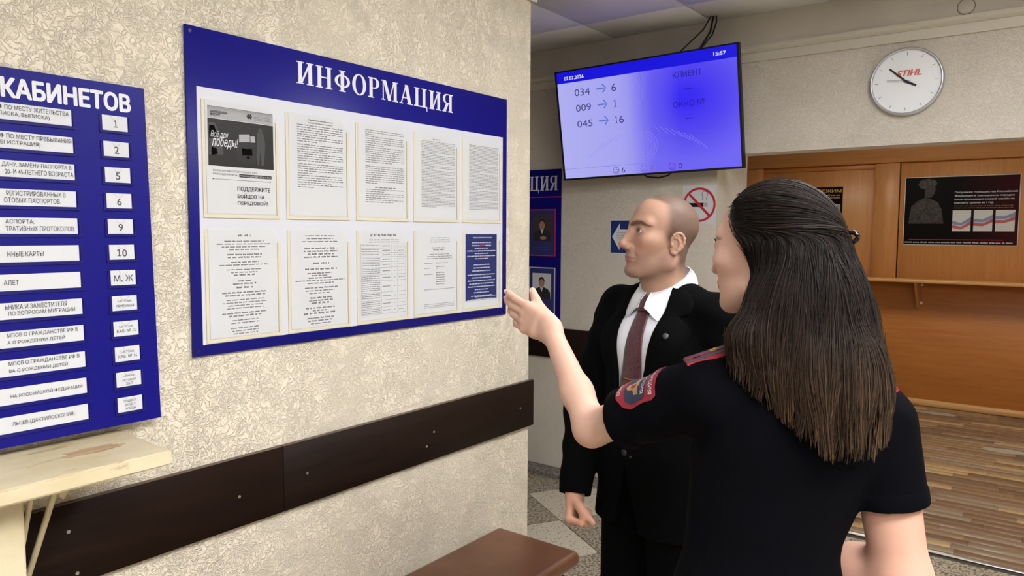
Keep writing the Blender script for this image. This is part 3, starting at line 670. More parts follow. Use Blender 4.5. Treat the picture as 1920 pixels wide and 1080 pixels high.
bm = bmesh.new(); bmesh.ops.create_cube(bm, size=1)
for x in bm.verts: x.co = Vector((0.002+(x.co.x+0.5)*0.258, -0.4+(x.co.y+0.5)*1.232, 1.112+(x.co.z+0.5)*0.033))
bmesh.ops.subdivide_edges(bm, edges=[e for e in bm.edges if abs(e.verts[0].co.y-e.verts[1].co.y) > 0.5], cuts=60)
bmesh.ops.bevel(bm, geom=[e for e in bm.edges if e.calc_length() > 0.0 and len(e.link_faces) == 2 and e.calc_face_angle(0) > 0.5], offset=0.004, segments=2, affect='EDGES')
rw = random.Random(3)
for x in bm.verts:
    if x.co.x > 0.25 and x.co.z > 1.13: x.co.x -= rw.random()*0.0025; x.co.z -= rw.random()*0.0016
    if x.co.y > 0.82 and x.co.x > 0.23: x.co.y -= (x.co.x-0.23)*0.35
me = bpy.data.meshes.new('plank'); bm.to_mesh(me); bm.free(); me.materials.append(M_OLD)
for p in me.polygons: p.use_smooth = False
top = link(bpy.data.objects.new('plank', me), ct, True)
for (cx, cy, sx, sy) in ((0.13, 0.715, 0.026, 0.062),):
    rr0 = [0.7+0.45*rw.random() for i in range(30)]; pts = [(rr0[i]*sx*math.cos(2*math.pi*i/30), rr0[i]*sy*math.sin(2*math.pi*i/30)) for i in range(30)]
    MB().prism(pts, (cx, cy, 1.1448), (1,0,0), (0,1,0), (0,0,1), 0.0006).wbuild('bare_spot', M_BARE, top)
MB().bevbox((0.02, 0.50, 0.0), (0.17, 0.568, 1.112), 0.006, 2).wbuild('support_post', M_OLD, ct)
MB().tube([(0.165, 0.627, 1.112), (0.15, 0.628, 1.075), (0.004, 0.612, 0.82)], 0.0065, 8).wbuild('brace', M_OLD, ct)
MB().tube([(0.17, 0.585, 1.112), (0.155, 0.583, 1.075), (0.06, 0.58, 0.86)], 0.0055, 8).wbuild('brace', M_OLD, ct)
MB().prism([(0,0),(0.03,0),(0.026,-0.03),(0.012,-0.05),(0.006,-0.045)], (0.14, 0.64, 1.113), (0.6,0.8,0), (0,0,1), (0.8,-0.6,0), 0.01).wbuild('bracket', M_OLD, ct)
MB().tube([(0.006, 0.612, 0.84), (0.006, 0.612, 0.0)], 0.006, 8).wbuild('upright', M_OLD, ct)

# ------------------------------------------------------------------ bench
M_LEATHER = mat('brown_leatherette', (124, 80, 50), 0.38); k = NT(M_LEATHER); v = k.coord(); n = k.noise(v, 260, 3, 0.6)
k.bump(n, 0.12, 0.001); k.color(k.mix(k.ramp(k.noise(v, 6, 4), [(0.35, 0.0), (0.75, 1.0)]), (96, 59, 36), (116, 75, 49)))
M_LEG = mat('brown_grey_steel_tube', (112, 96, 80), 0.4, 0.5)
bn = empty('bench', (0.22, 1.5, 0)); tag(bn, 'brown leatherette bench on metal legs under the dark wall board', 'bench')
seat = MB().bevbox((0.0275, 0.67, 0.4), (0.4125, 2.27, 0.46), 0.027, 6).wbuild('seat', M_LEATHER, bn)
MB().tube([(0.405, 0.7, 0.43), (0.4128, 0.71, 0.43), (0.4128, 2.23, 0.43)], 0.0015, 6).wbuild('piping', M_LEATHER, seat)
for y in (0.8, 2.17):
    for x in (0.06, 0.36): MB().bevbox((x, y, 0), (x+0.025, y+0.025, 0.4), 0.003, 1).wbuild('leg', M_LEG, bn)
    MB().bevbox((0.06, y, 0.375), (0.385, y+0.025, 0.4), 0.003, 1).wbuild('cross_tube', M_LEG, bn)
for x in (0.06, 0.36): MB().bevbox((x, 0.825, 0.375), (x+0.025, 2.17, 0.4), 0.003, 1).wbuild('side_tube', M_LEG, bn)

# ------------------------------------------------------------------ queue screen
yaw, tilt, roll = 0.0427, 0.1553, 0.02556; TW, TH = 1.125, 0.655
X0 = Vector((math.cos(yaw), math.sin(yaw), 0)); N0 = Vector((math.sin(yaw)*math.cos(tilt), -math.cos(yaw)*math.cos(tilt), -math.sin(tilt))); U0 = N0.cross(X0)
if U0.z < 0: U0 = -U0
TX = X0*math.cos(roll)+U0*math.sin(roll); TU = U0*math.cos(roll)-X0*math.sin(roll); TC = Vector((-0.216, 3.914, 2.275))
ft = Frame(TC-TX*TW/2-TU*TH/2, TX, TU)
tv = empty('queue_screen', TC); tag(tv, 'wall-mounted flat screen showing queue numbers on a blue background', 'screen')
mb = MB(); ft.rect(mb, 0, 0, TW, TH, -0.03, 0.029); mb.wbuild('housing', M_BLACK, tv)
mb = MB()
for a in ((0,0,TW,0.012), (0,TH-0.009,TW,TH), (0,0.012,0.012,TH-0.009), (TW-0.012,0.012,TW,TH-0.009)): ft.rect(mb, *a, -0.001, 0.004)
mb.wbuild('bezel', M_BLACK, tv)
M_SCREEN = mat('lit_screen', (20, 20, 30), 0.25); k = NT(M_SCREEN)
g_ = k.n('ShaderNodeTexCoord'); sp = k.n('ShaderNodeSeparateXYZ'); k.l(g_.outputs['UV'], sp.inputs[0])
u_, v_ = sp.outputs[0], sp.outputs[1]
# viewing-angle paling painted into the emission: pale left half, strong blue right half
dx = k.math('SUBTRACT', u_, 0.74); ddy = k.math('MULTIPLY', k.math('SUBTRACT', v_, 0.62), 0.75)
rad = k.math('SQRT', k.math('ADD', k.math('MULTIPLY', dx, dx), k.math('MULTIPLY', ddy, ddy)))
right = k.ramp(rad, [(0.05, (56, 40, 246)), (0.22, (84, 70, 242)), (0.42, (112, 102, 248))])
left = k.ramp(u_, [(0.0, (178, 178, 246)), (0.42, (166, 164, 244)), (0.56, (120, 112, 244))])
screen_c = k.mix(k.ramp(u_, [(0.36, 0.0), (0.7, 1.0)]), left, right)
screen_c = k.mix(k.ramp(v_, [(0.896, 0.0), (0.898, 1.0)], 'CONSTANT'), screen_c, (18, 14, 224))
k.l(screen_c, k.b.inputs['Emission Color']); k.b.inputs['Emission Strength'].default_value = 0.95
me = bpy.data.meshes.new('display'); me.from_pydata([ft.p(0.012,0.012,0), ft.p(TW-0.012,0.012,0), ft.p(TW-0.012,TH-0.009,0), ft.p(0.012,TH-0.009,0)], [], [(0,1,2,3)])
uv = me.uv_layers.new(name='UVMap')
for i, c in enumerate(((0,0),(1,0),(1,1),(0,1))): uv.data[i].uv = c
me.materials.append(M_SCREEN); disp = link(bpy.data.objects.new('display', me), tv, True)
def glow(name, rgb, s=0.95): return mat(name, (10, 10, 20), 0.3, emit=rgb, strength=s)
E_W = glow('screen_white', (236, 238, 255)); E_D = glow('screen_dark_text', (66, 66, 128)); E_A = glow('screen_arrow_blue', (92, 120, 206)); E_K = glow('screen_navy_text', (34, 26, 150))
E_L = glow('screen_line', (110, 106, 210)); E_P = glow('screen_pale_icon', (128, 96, 196)); E_M = glow('screen_maroon', (96, 34, 120))
def onscreen(name, fn, m): mb = MB(); fn(mb); return mb.wbuild(name, m, disp)
onscreen('clock_digits', lambda mb: write(mb, ft, '15:57', 0.988, 0.604, 1.055, 0.622, 0.012, 0.0008), E_W)
onscreen('date_digits', lambda mb: write(mb, ft, '07.07.2026', 0.062, 0.598, 0.196, 0.618, 0.015, 0.0008), E_W)
for (a, b, y) in (('034', '6', 0.497), ('009', '1', 0.406), ('045', '16', 0.312)):
    onscreen('ticket_number', lambda mb: write(mb, ft, a, 0.127, y, 0.23, y+0.041, 0.0, 0.0008), E_D)
    onscreen('window_number', lambda mb: digit_one(mb, ft, 0.392, y, 0.041, 0.004, 0.0008) if b == '1' else (digit_one(mb, ft, 0.392, y, 0.041, 0.004, 0.0008), write(mb, ft, '6', 0.407, y, 0.438, y+0.042, 0.0, 0.0008)) if b == '16' else write(mb, ft, b, 0.373 if b != '1' else 0.38, y, {'6': 0.404, '1': 0.397, '16': 0.438}[b], y+0.042, 0.0, 0.0008), E_D)
    c = y+0.025
    onscreen('arrow', lambda mb: (ft.rect(mb, 0.275, c-0.0045, 0.326, c+0.0045, 0.0008, 0.0002), ft.poly(mb, [(0.31,c+0.022),(0.318,c+0.026),(0.34,c),(0.333,c),], 0.0008, 0.0002), ft.poly(mb, [(0.31,c-0.022),(0.333,c),(0.34,c),(0.318,c-0.026)], 0.0008, 0.0002)), E_A)
onscreen('caption', lambda mb: write(mb, ft, 'КЛИЕНТ', 0.753, 0.519, 0.919, 0.55, 0.0, 0.0008), E_K)
onscreen('caption', lambda mb: write(mb, ft, 'ОКНО №', 0.745, 0.36, 0.925, 0.393, 0.0, 0.0008), E_K)
for y in (0.453, 0.295): onscreen('dash', lambda mb: ft.rect(mb, 0.813, y-0.002, 0.857, y+0.002, 0.0008, 0.0002), E_K)
onscreen('divider', lambda mb: ft.rect(mb, 0.558, 0.074, 0.5595, 0.579, 0.0005, 0.0002), E_L)
onscreen('divider', lambda mb: ft.rect(mb, 0.014, 0.068, 1.11, 0.0695, 0.0005, 0.0002), E_L)
def smiley(mb, x, y, r, mood):
    ft.ring(mb, x, y, r*0.86, r, 0.0008, 0.0002, seg=28)
    for s in (-1, 1): ft.disc(mb, x+s*r*0.35, y+r*0.25, r*0.12, 0.0008, 0.0002, 8)
    if mood > 0: ft.ring(mb, x, y-r*0.05, r*0.42, r*0.54, 0.0008, 0.0002, seg=10, a0=math.pi*1.1, a1=math.pi*1.9)
    elif mood < 0: ft.ring(mb, x, y-r*0.65, r*0.38, r*0.5, 0.0008, 0.0002, seg=10, a0=math.pi*0.15, a1=math.pi*0.85)
    else: ft.rect(mb, x-r*0.4, y-r*0.38, x+r*0.4, y-r*0.25, 0.0008, 0.0002)
for x, md, m_, s in ((0.362, 1, E_D, '6'), (0.543, 0, E_P, '0'), (0.716, -1, E_M, '0')):
    onscreen('face_icon', lambda mb: smiley(mb, x, 0.04, 0.0205, md), m_)
    onscreen('score', lambda mb: write(mb, ft, s, x+0.037, 0.024, x+0.06, 0.055, 0.0, 0.0008), m_ if md else E_P)
E_F = glow('screen_faint_emblem', (150, 146, 236))
def emblem(mb):
    for r in (0.045, 0.062, 0.078): ft.ring(mb, 0.559, 0.17, r-0.001, r+0.0006, 0.0004, 0.0002, seg=36)
    ft.ring(mb, 0.525, 0.46, (0.04, 0.05), (0.0415, 0.0515), 0.0004, 0.0002, seg=30)
    for s in (-1, 1):
        for i in range(7):
            a = [(0.559+s*(0.06+0.035*i), 0.28-0.012*i), (0.559+s*(0.1+0.045*i), 0.25-0.018*i-0.006*abs(3-i))]
            for (x0, y0), (x1, y1) in ((a[0], a[1]),):
                ft.poly(mb, [(x0, y0), (x1, y1), (x1, y1+0.0022), (x0, y0+0.0022)], 0.0004, 0.0002)
onscreen('emblem', emblem, E_F)['kind'] = 'stuff'
onscreen('brand_plate', lambda mb: ft.rect(mb, 0.548, 0.003, 0.57, 0.008, 0.003, 0.0003), M_G1)
# bracket to the wall and cables
MB().prism([(0,0),(0.3,0),(0.3,0.25),(0,0.25)], ft.p(TW/2-0.15, 0.2, -0.05), TX, TU, -ft.n, -0.02).wbuild('mount_plate', M_BLACK, tv)
MB().bevbox((-0.26, 3.95, 2.2), (-0.17, 4.099, 2.36), 0.004, 1).wbuild('wall_bracket', M_BLACK, tv)
pt = lambda u, v, h=-0.02: ft.p(u, v, h)
MB().tube([pt(0.78, TH-0.01), (0.12, 3.94, 2.72), (0.155, 3.99, 2.82)], 0.004, 6).wbuild('cable', M_BLACK, tv)
MB().tube([pt(0.9, TH-0.01), (0.165, 3.93, 2.7), (0.15, 3.985, 2.76), (0.16, 3.995, 2.82)], 0.0055, 6).wbuild('cable', M_BLACK, tv)
MB().tube([pt(0.905, TH-0.01), (0.18, 3.92, 2.68), (0.178, 3.98, 2.76), (0.165, 4.0, 2.82)], 0.004, 6).wbuild('cable', M_BLACK, tv)
MB().tube([pt(0.52, 0.01), pt(0.55, -0.012), pt(0.62, -0.022), pt(0.68, -0.012), pt(0.71, 0.01)], 0.005, 6).wbuild('cable', M_BLACK, tv)

# ------------------------------------------------------------------ wall clock
ck = empty('wall_clock', (1.103, 4.1, 2.35)); tag(ck, 'round white wall clock with silver rim above the opening', 'clock')
ckc = Vector((1.103, 4.1, 2.352)); ax, ay, n_ = Vector((1,0,0)), Vector((0,0,1)), Vector((0,-1,0))
M_SILVER = mat('silver_rim', (196, 198, 202), 0.3, 0.7); M_DIAL = mat('white_dial', (240, 243, 246), 0.45)
MB().lathe([(0.0, 0.0), (0.158, 0.0), (0.162, 0.006), (0.162, 0.032), (0.158, 0.038), (0.152, 0.038), (0.149, 0.03)], ckc, ax, ay, n_, 64).wbuild('rim', M_SILVER, ck)
MB().disc(ckc+n_*0.022, ax, ay, 0.1505, n_, 0.003, 64).wbuild('dial', M_DIAL, ck)
fc = Frame(ckc+n_*0.0255, ax, ay)
for i in range(12):
    a = math.pi/2-i*math.pi/6; c, s = math.cos(a), math.sin(a); mb = MB()
    fc.poly(mb, [(c*0.124-s*0.001, s*0.124+c*0.001), (c*0.124+s*0.001, s*0.124-c*0.001), (c*0.138+s*0.001, s*0.138-c*0.001), (c*0.138-s*0.001, s*0.138+c*0.001)], 0, 0.0004); mb.wbuild('hour_mark', M_INK, ck)
mb = MB(); write(mb, fc, 'STIHL', -0.042, 0.026, 0.064, 0.054, 0.03, 0.0006, 0.25); mb.wbuild('logo', mat('orange_red_print', (214, 92, 62), 0.5), ck)
def hand(name, ang, r0, r1, w, h, m, hollow=False):
    a = math.pi/2-ang; c, s = math.cos(a), math.sin(a); mb = MB()
    P = lambda r, q: (c*r-s*q, s*r+c*q)
    if hollow:
        for z in (-w, w): fc.poly(mb, [P(r0, z-0.0006), P(r1, z-0.0006), P(r1, z+0.0006), P(r0, z+0.0006)], h, 0.0005)
    else: fc.poly(mb, [P(r0, -w), P(r1, -w*0.85), P(r1, w*0.85), P(r0, w)], h, 0.001)
    return mb.wbuild(name, m, ck)
hand('hour_hand', R(118), -0.012, 0.05, 0.0062, 0.001, M_BLACK); hand('hand_tip', R(118), 0.05, 0.068, 0.0055, 0.001, M_WHITE)
hand('minute_hand', R(312), -0.012, 0.1, 0.0045, 0.003, M_BLACK); hand('second_hand', R(276), -0.02, 0.085, 0.003, 0.005, M_INK, True)
mb = MB(); fc.disc(mb, 0, 0, 0.007, 0.001, 0.006, 16); mb.wbuild('hub', M_BLACK, ck)

# ------------------------------------------------------------------ signs on the back wall
ns = empty('no_smoking_sign', (0.054, 4.1, 1.66)); tag(ns, 'white no-smoking sign with red ring behind the man', 'sign')
f = Frame((-0.05, 4.099, 1.668), (1,0,0), (0,0,1)); mb = MB(); f.rect(mb, 0, 0, 0.205, 0.222, 0, 0.001); mb.wbuild('sheet', M_PAPER, ns)
mb = MB(); f.rect(mb, 0.04, 0.098, 0.13, 0.122, 0.001, 0.0003); f.rect(mb, 0.136, 0.098, 0.141, 0.122, 0.001, 0.0003); f.rect(mb, 0.147, 0.098, 0.152, 0.122, 0.001, 0.0003); mb.wbuild('cigarette', M_BLACK, ns)
mb = MB(); f.ring(mb, 0.136, 0.17, 0.016, 0.0185, 0.001, 0.0003, seg=20, a0=-0.6, a1=4.2); f.poly(mb, [(0.121,0.158),(0.124,0.157),(0.128,0.145),(0.122,0.134),(0.119,0.135),(0.124,0.145)], 0.001, 0.0003); f.poly(mb, [(0.15,0.158),(0.153,0.159),(0.147,0.147),(0.152,0.134),(0.149,0.133),(0.144,0.147)], 0.001, 0.0003); mb.wbuild('smoke', M_INKB, ns)
mb = MB(); f.ring(mb, 0.103, 0.111, 0.086, 0.099, 0.0012, 0.0004, seg=48); c = 0.707; a = 0.09; q = 0.007
f.poly(mb, [(0.103-c*(a+q), 0.111+c*(a-q)), (0.103+c*(a-q), 0.111-c*(a+q)), (0.103+c*(a+q), 0.111-c*(a-q)), (0.103-c*(a-q), 0.111+c*(a+q))], 0.0014, 0.0004); mb.wbuild('prohibition_ring', M_RED, ns)
ar = empty('arrow_sign', (-0.42, 4.1, 1.48)); tag(ar, 'blue sign with a white left arrow behind the man\'s face', 'sign')
f = Frame((-0.53, 4.099, 1.485), (1,0,0), (0,0,1)); mb = MB(); f.rect(mb, 0, 0, 0.22, 0.212, 0, 0.001); mb.wbuild('sheet', M_PAPER, ar)
mb = MB(); f.rect(mb, 0.006, 0.006, 0.214, 0.206, 0.001, 0.0003); mb.wbuild('blue_field', mat('royal_blue_print', (26, 44, 116), 0.5), ar)
mb = MB(); f.poly(mb, [(0.016,0.106),(0.07,0.19),(0.07,0.15),(0.2,0.15),(0.2,0.062),(0.07,0.062),(0.07,0.022)], 0.0014, 0.0003); mb.wbuild('arrow', M_LETTER, ar)
mb = MB()
for i in range(4): words(mb, f, 0.05, 0.19, 0.128-i*0.014, 0.003, rnd, 'just', (0.01, 0.03), 0.003, 0.0019)
mb.wbuild('print', M_INK, ar)

# ------------------------------------------------------------------ portrait board in the recess
pb = empty('portrait_board', (-1.4, 4.1, 1.0)); tag(pb, 'blue board with framed portraits on the far wall in the recess', 'notice board')
f = Frame((-2.1, 4.097, 1.003), (1,0,0), (0,0,1)); PWd = 1.207
mb = MB(); f.rect(mb, 0, 0, PWd, 1.025, 0, 0.005); mb.wbuild('panel', M_BLUE, pb)
serif_title(f, 'ИНФОРМАЦИЯ', 0.42, 1.18, 0.888, 0.093, 0.005, pb, M_LETTER)
mb = MB(); f.rect(mb, 0.02, 0.842, PWd, 0.847, 0.005, 0.0005); mb.wbuild('red_line', M_RED, pb)
M_UNI = mat('uniform_print', (34, 36, 44), 0.6); M_FACE = mat('portrait_skin_print', (170, 128, 110), 0.6); M_SEP = mat('dim_portrait_ground', (66, 52, 56), 0.6)
for i, (cx, y0) in enumerate(((1.06, 0.455), (1.06, 0.07), (0.72, 0.455), (0.72, 0.07))):
    lab = ['dim framed portrait of an officer with folded hands, right end of the upper row', 'framed portrait of an officer on a white ground, right end of the lower row', 'framed portrait in the upper row, behind the wall corner', 'framed portrait in the lower row, behind the wall corner'][i]
    t = empty('portrait', f.p(cx, y0, 0.005)); tag(t, lab, 'portrait', 'portraits on the board')
    w2 = 0.108; hh = 0.31
    mb = MB()
    for a in ((cx-w2, y0, cx+w2, y0+0.007), (cx-w2, y0+hh-0.007, cx+w2, y0+hh), (cx-w2, y0+0.007, cx-w2+0.007, y0+hh-0.007), (cx+w2-0.007, y0+0.007, cx+w2, y0+hh-0.007)): f.rect(mb, *a, 0.0058, 0.004)
    mb.wbuild('frame', M_RED if i % 2 == 0 else mat('light_frame', (190, 192, 205), 0.5), t)
    mb = MB(); f.rect(mb, cx-w2+0.006, y0+0.006, cx+w2-0.006, y0+hh-0.006, 0.0057, 0.0008); mb.wbuild('mount', mat('blue_mount', (44, 50, 112), 0.5), t)
    m1 = M_SEP if i % 2 == 0 else M_PAPER; yb = y0+0.1
    mb = MB(); f.rect(mb, cx-0.075, yb, cx+0.075, y0+hh-0.04, 0.0066, 0.0004); mb.wbuild('photo', m1, t)
    mb = MB(); f.poly(mb, [(cx-0.072,yb),(cx+0.072,yb),(cx+0.068,yb+0.045),(cx+0.05,yb+0.066),(cx+0.018,yb+0.078),(cx-0.018,yb+0.078),(cx-0.05,yb+0.066),(cx-0.068,yb+0.045)], 0.0071, 0.0003); mb.wbuild('uniform', M_UNI, t)
    mb = MB(); f.poly(mb, [(cx-0.014,yb+0.08),(cx+0.014,yb+0.08),(cx,yb+0.045)], 0.0072, 0.0003); mb.wbuild('shirt', M_PAPER, t)
    mb = MB(); f.disc(mb, cx, yb+0.107, (0.023, 0.032), 0.0075, 0.0004, 20)
    mb.wbuild('face', M_FACE, t)
    if i % 2 == 0: mb = MB(); f.disc(mb, cx+0.01, yb+0.02, (0.026, 0.012), 0.0075, 0.0004, 12); mb.wbuild('folded_hands', M_FACE, t)
    mb = MB(); f.ring(mb, cx, yb+0.112, (0.018, 0.02), (0.025, 0.034), 0.0078, 0.0003, seg=14, a0=0.1, a1=math.pi-0.1); mb.wbuild('hair', M_UNI, t)
    mb = MB(); words(mb, f, cx-0.06, cx+0.06, y0+0.055, 0.005, rnd, 'just', (0.02, 0.04), 0.004, 0.0065); words(mb, f, cx-0.05, cx+0.05, y0+0.04, 0.004, rnd, 'just', (0.02, 0.04), 0.004, 0.0065); mb.wbuild('caption', M_G2, t)

# ------------------------------------------------------------------ posters on the partition
ps = empty('recruiting_poster', (0.93, 7.9, 1.5)); tag(ps, 'dark horizontal poster with a helmeted soldier on the wooden door', 'poster')
f = Frame((0.479, 7.899, 1.513), (1,0,0), (0,0,1)); w, h = 0.907, 0.632
M_PB = mat('black_poster_print', (10, 8, 9), 0.5, spec=0.1); k = NT(M_PB); tc = k.n('ShaderNodeTexCoord'); sx = k.n('ShaderNodeSeparateXYZ'); k.l(tc.outputs['Object'], sx.inputs[0])
k.color(k.ramp(k.math('MULTIPLY', k.math('SUBTRACT', sx.outputs[0], 0.5), 1.15), [(0.45, (9, 8, 9)), (1.0, (56, 18, 22))]))
mb = MB(); f.rect(mb, 0, 0, w, h, 0, 0.0012); mb.wbuild('edge', M_PAPER, ps)
mb = MB(); f.rect(mb, 0.006, 0.006, w-0.006, h-0.006, 0.0012, 0.0003); pf = mb.wbuild('print', M_PB, ps)
mb = MB()
for i, s in enumerate(('Получение гражданства Российской', 'Федерации в упрощенном порядке', 'после прохождения военной службы по', 'контракту сроком на 1 год')):
    write(mb, f, s, 0.41, 0.472-i*0.032, 0.41+(0.476, 0.455, 0.455, 0.3)[i], 0.492-i*0.032, 0.015, 0.0018)
words(mb, f, 0.012, w-0.03, 0.022, 0.01, rnd, 'just', (0.02, 0.07), 0.008, 0.0018); mb.wbuild('lettering', M_WINK, pf)
mb = MB()
for i in range(2): words(mb, f, 0.41, 0.86, 0.356-i*0.018, 0.007, rnd, 'just', (0.02, 0.06), 0.006, 0.0018)
mb.wbuild('small_lettering', mat('sand_print', (130, 104, 80), 0.6), pf)
mb = MB(); f.rect(mb, 0.05, 0.05, 0.8, 0.055, 0.0016, 0.0003); mb.wbuild('red_line', M_RED, pf)
for i in range(3):
    x = 0.4+i*0.166; mb = MB(); f.rect(mb, x, 0.13, x+0.145, 0.32, 0.0016, 0.0004); dcm = mb.wbuild('document_picture', M_PAPER, pf)
    for j, (m_, o_) in enumerate(((mat('pale_red_print', (186, 96, 100), 0.6), 0), (mat('pale_blue_print', (128, 142, 190), 0.6), 0.035))):
        mb = MB(); f.poly(mb, [(x, 0.16+o_+0.02*i), (x+0.07, 0.145+o_+0.03*i), (x+0.145, 0.19+o_+0.02*i), (x+0.145, 0.225+o_+0.02*i), (x+0.07, 0.17+o_+0.03*i), (x, 0.19+o_+0.02*i)], 0.0021+j*0.0002, 0.0002); mb.wbuild('flag_stripe', m_, dcm)
M_CAMO = mat('camouflage_print', (58, 54, 52), 0.5); k = NT(M_CAMO); k.color(k.ramp(k.noise(k.coord(), 45, 4), [(0.35, (12, 11, 11)), (0.68, (66, 61, 56))]))
mb = MB(); f.poly(mb, [(0.04,0.2),(0.33,0.2),(0.31,0.33),(0.28,0.39),(0.22,0.43),(0.17,0.44),(0.11,0.41),(0.06,0.36)], 0.0018, 0.0002); f.poly(mb, [(0.11,0.56),(0.13,0.6),(0.19,0.615),(0.25,0.6),(0.265,0.575),(0.26,0.55),(0.21,0.555),(0.17,0.52),(0.13,0.53)], 0.0018, 0.0002); mb.wbuild('soldier_print', M_CAMO, pf)
mb = MB(); f.poly(mb, [(0.17,0.44),(0.165,0.53),(0.21,0.55),(0.25,0.55),(0.255,0.515),(0.245,0.47),(0.22,0.44)], 0.0021, 0.0002); mb.wbuild('face_shadow', mat('dark_brown_print', (40, 34, 32), 0.5), pf)
sp_ = empty('small_poster', (-0.13, 7.92, 1.9)); tag(sp_, 'small yellow-and-black notice on the door beside the woman\'s hair', 'poster')
f = Frame((-0.34, 7.919, 1.72), (1,0,0), (0,0,1)); mb = MB(); f.rect(mb, 0, 0, 0.265, 0.36, 0, 0.001); mb.wbuild('sheet', M_PB, sp_)
mb = MB(); write(mb, f, 'РЕЖИМ', 0.03, 0.305, 0.25, 0.335, 0.02, 0.0012)
for i in range(2): words(mb, f, 0.03, 0.24, 0.27-0.025*i, 0.014, rnd, 'just', (0.04, 0.08), 0.008, 0.0012)
mb.wbuild('lettering', mat('yellow_print', (196, 160, 84), 0.5), sp_)
mb = MB(); f.rect(mb, 0.02, 0.03, 0.245, 0.19, 0.001, 0.0004); mb.wbuild('picture', M_G2, sp_)

# ------------------------------------------------------------------ junction box cover
jb = empty('junction_box_cover', (1.337, 4.09, 2.66)); tag(jb, 'round painted junction box cover high on the clock wall', 'cover plate')
MB().lathe([(0.0, 0.006), (0.03, 0.006), (0.034, 0.003), (0.035, 0.0)], (1.337, 4.09, 2.668), ax, ay, n_, 24).wbuild('disc', M_PAINT, jb)
MB().ring((1.337, 4.0895, 2.668), ax, ay, 0.0345, 0.0375, n_, 0.0006, 28).wbuild('crack', mat('grey_crack', (96, 88, 80), 0.8), jb)
# ------------------------------------------------------------------ implicit modelling of the two people
# K frame: x across the viewing direction, y along it, z up, origin on the floor under the viewer
KR = np.array(((math.cos(R(37.05)), math.sin(R(37.05)), 0), (-math.sin(R(37.05)), math.cos(R(37.05)), 0), (0, 0, 1)))
KO = np.array((1.8, 0, 0))
def k2w(p): return np.asarray(p) @ KR + KO
A_ = np.array
def rc(p, a, b, ra, rb):
    a, b = A_(a, float), A_(b, float); ab = b-a
    t = np.clip(((p-a) @ ab)/(ab @ ab), 0, 1)
    return np.linalg.norm(p-a-t[:, None]*ab, axis=1)-(ra+(rb-ra)*t)
def ell(p, c, r, rot=None):
    q = p-A_(c, float)
    if rot is not None: q = q @ rot
    r = A_(r, float); k0 = np.linalg.norm(q/r, axis=1); k1 = np.linalg.norm(q/(r*r), axis=1)
    return k0*(k0-1)/np.maximum(k1, 1e-9)
def smin(a, b, k):
    h = np.maximum(k-np.abs(a-b), 0)/k
    return np.minimum(a, b)-h*h*k*0.25
def smax(a, b, k): return -smin(-a, -b, k)
def chain(p, pts, rad, k=0.01):
    d = None
    for i in range(len(pts)-1):
        e = rc(p, pts[i], pts[i+1], rad[i], rad[i+1]); d = e if d is None else smin(d, e, k)
    return d
def rotm(*ang):
    m = Matrix.Identity(3)
    for ax, a in zip('XYZ', ang): m = Matrix.Rotation(R(a), 3, ax) @ m
    return A_(m)
def nets(sdf, lo, hi, h, project=2):
    """surface nets over a box; evaluates finely only near the surface"""
    lo, hi = A_(lo, float), A_(hi, float)
    q = 4; n = (np.ceil((hi-lo)/(h*q)).astype(int)+1)*q
    cn = n//q
    g = [lo[i]+(np.arange(cn[i])+0.5)*h*q-0.5*h for i in range(3)]
    cp = np.stack(np.meshgrid(*g, indexing='ij'), -1).reshape(-1, 3)
    cd = sdf(cp).reshape(cn)
    up = lambda a: a.repeat(q, 0).repeat(q, 1).repeat(q, 2)
    F = up(np.where(cd > 0, 1.0, -1.0)); act = up(np.abs(cd) < h*q*1.35)
    idx = np.argwhere(act); F[act] = sdf(lo+idx*h)
    s = F < 0; nx, ny, nz = F.shape
    cnt = np.zeros((nx-1, ny-1, nz-1), np.int8); acc = np.zeros((nx-1, ny-1, nz-1, 3))
    def sl(ax, o): return tuple(slice(o[i], (nx, ny, nz)[i]-1+o[i]) for i in range(3))
    for ax in range(3):
        for a in (0, 1):
            for b in (0, 1):
                o = [0, 0, 0]; oth = [i for i in range(3) if i != ax]; o[oth[0]] = a; o[oth[1]] = b
                o2 = o[:]; o2[ax] = 1
                f0, f1 = F[sl(ax, o)], F[sl(ax, o2)]; c = (f0 < 0) != (f1 < 0)
                t = np.where(c, f0/np.where(c, f0-f1, 1), 0)
                cnt += c
                for i in range(3):
                    acc[..., i] += np.where(c, t if i == ax else o[i], 0)
    on = cnt > 0; ids = -np.ones(on.shape, int); ids[on] = np.arange(on.sum())
    cell = np.argwhere(on); V = lo+(cell+acc[on]/cnt[on][:, None])*h
    faces = []
    for ax in range(3):
        o1, o2 = [(1, 2), (2, 0), (0, 1)][ax]
        s0 = [slice(None)]*3; s1 = [slice(None)]*3; s0[ax] = slice(0, -1); s1[ax] = slice(1, None)
        c = s[tuple(s0)] != s[tuple(s1)]; e = np.argwhere(c); flip = s[tuple(s0)][c]
        ok = (e[:, o1] > 0) & (e[:, o2] > 0) & (e[:, o1] < F.shape[o1]-1) & (e[:, o2] < F.shape[o2]-1); e = e[ok]; flip = flip[ok]
        def at(d1, d2):
            f = e.copy(); f[:, o1] -= d1; f[:, o2] -= d2; return ids[f[:, 0], f[:, 1], f[:, 2]]
        quad = np.stack([at(1, 1), at(0, 1), at(0, 0), at(1, 0)], 1)
        quad[~flip] = quad[~flip][:, ::-1]; faces.append(quad)
    Q = np.concatenate(faces)
    for _ in range(project):
        G = grad(sdf, V, h*0.5); d = sdf(V); V = V-np.clip(d, -h*0.7, h*0.7)[:, None]*G
    return V, Q
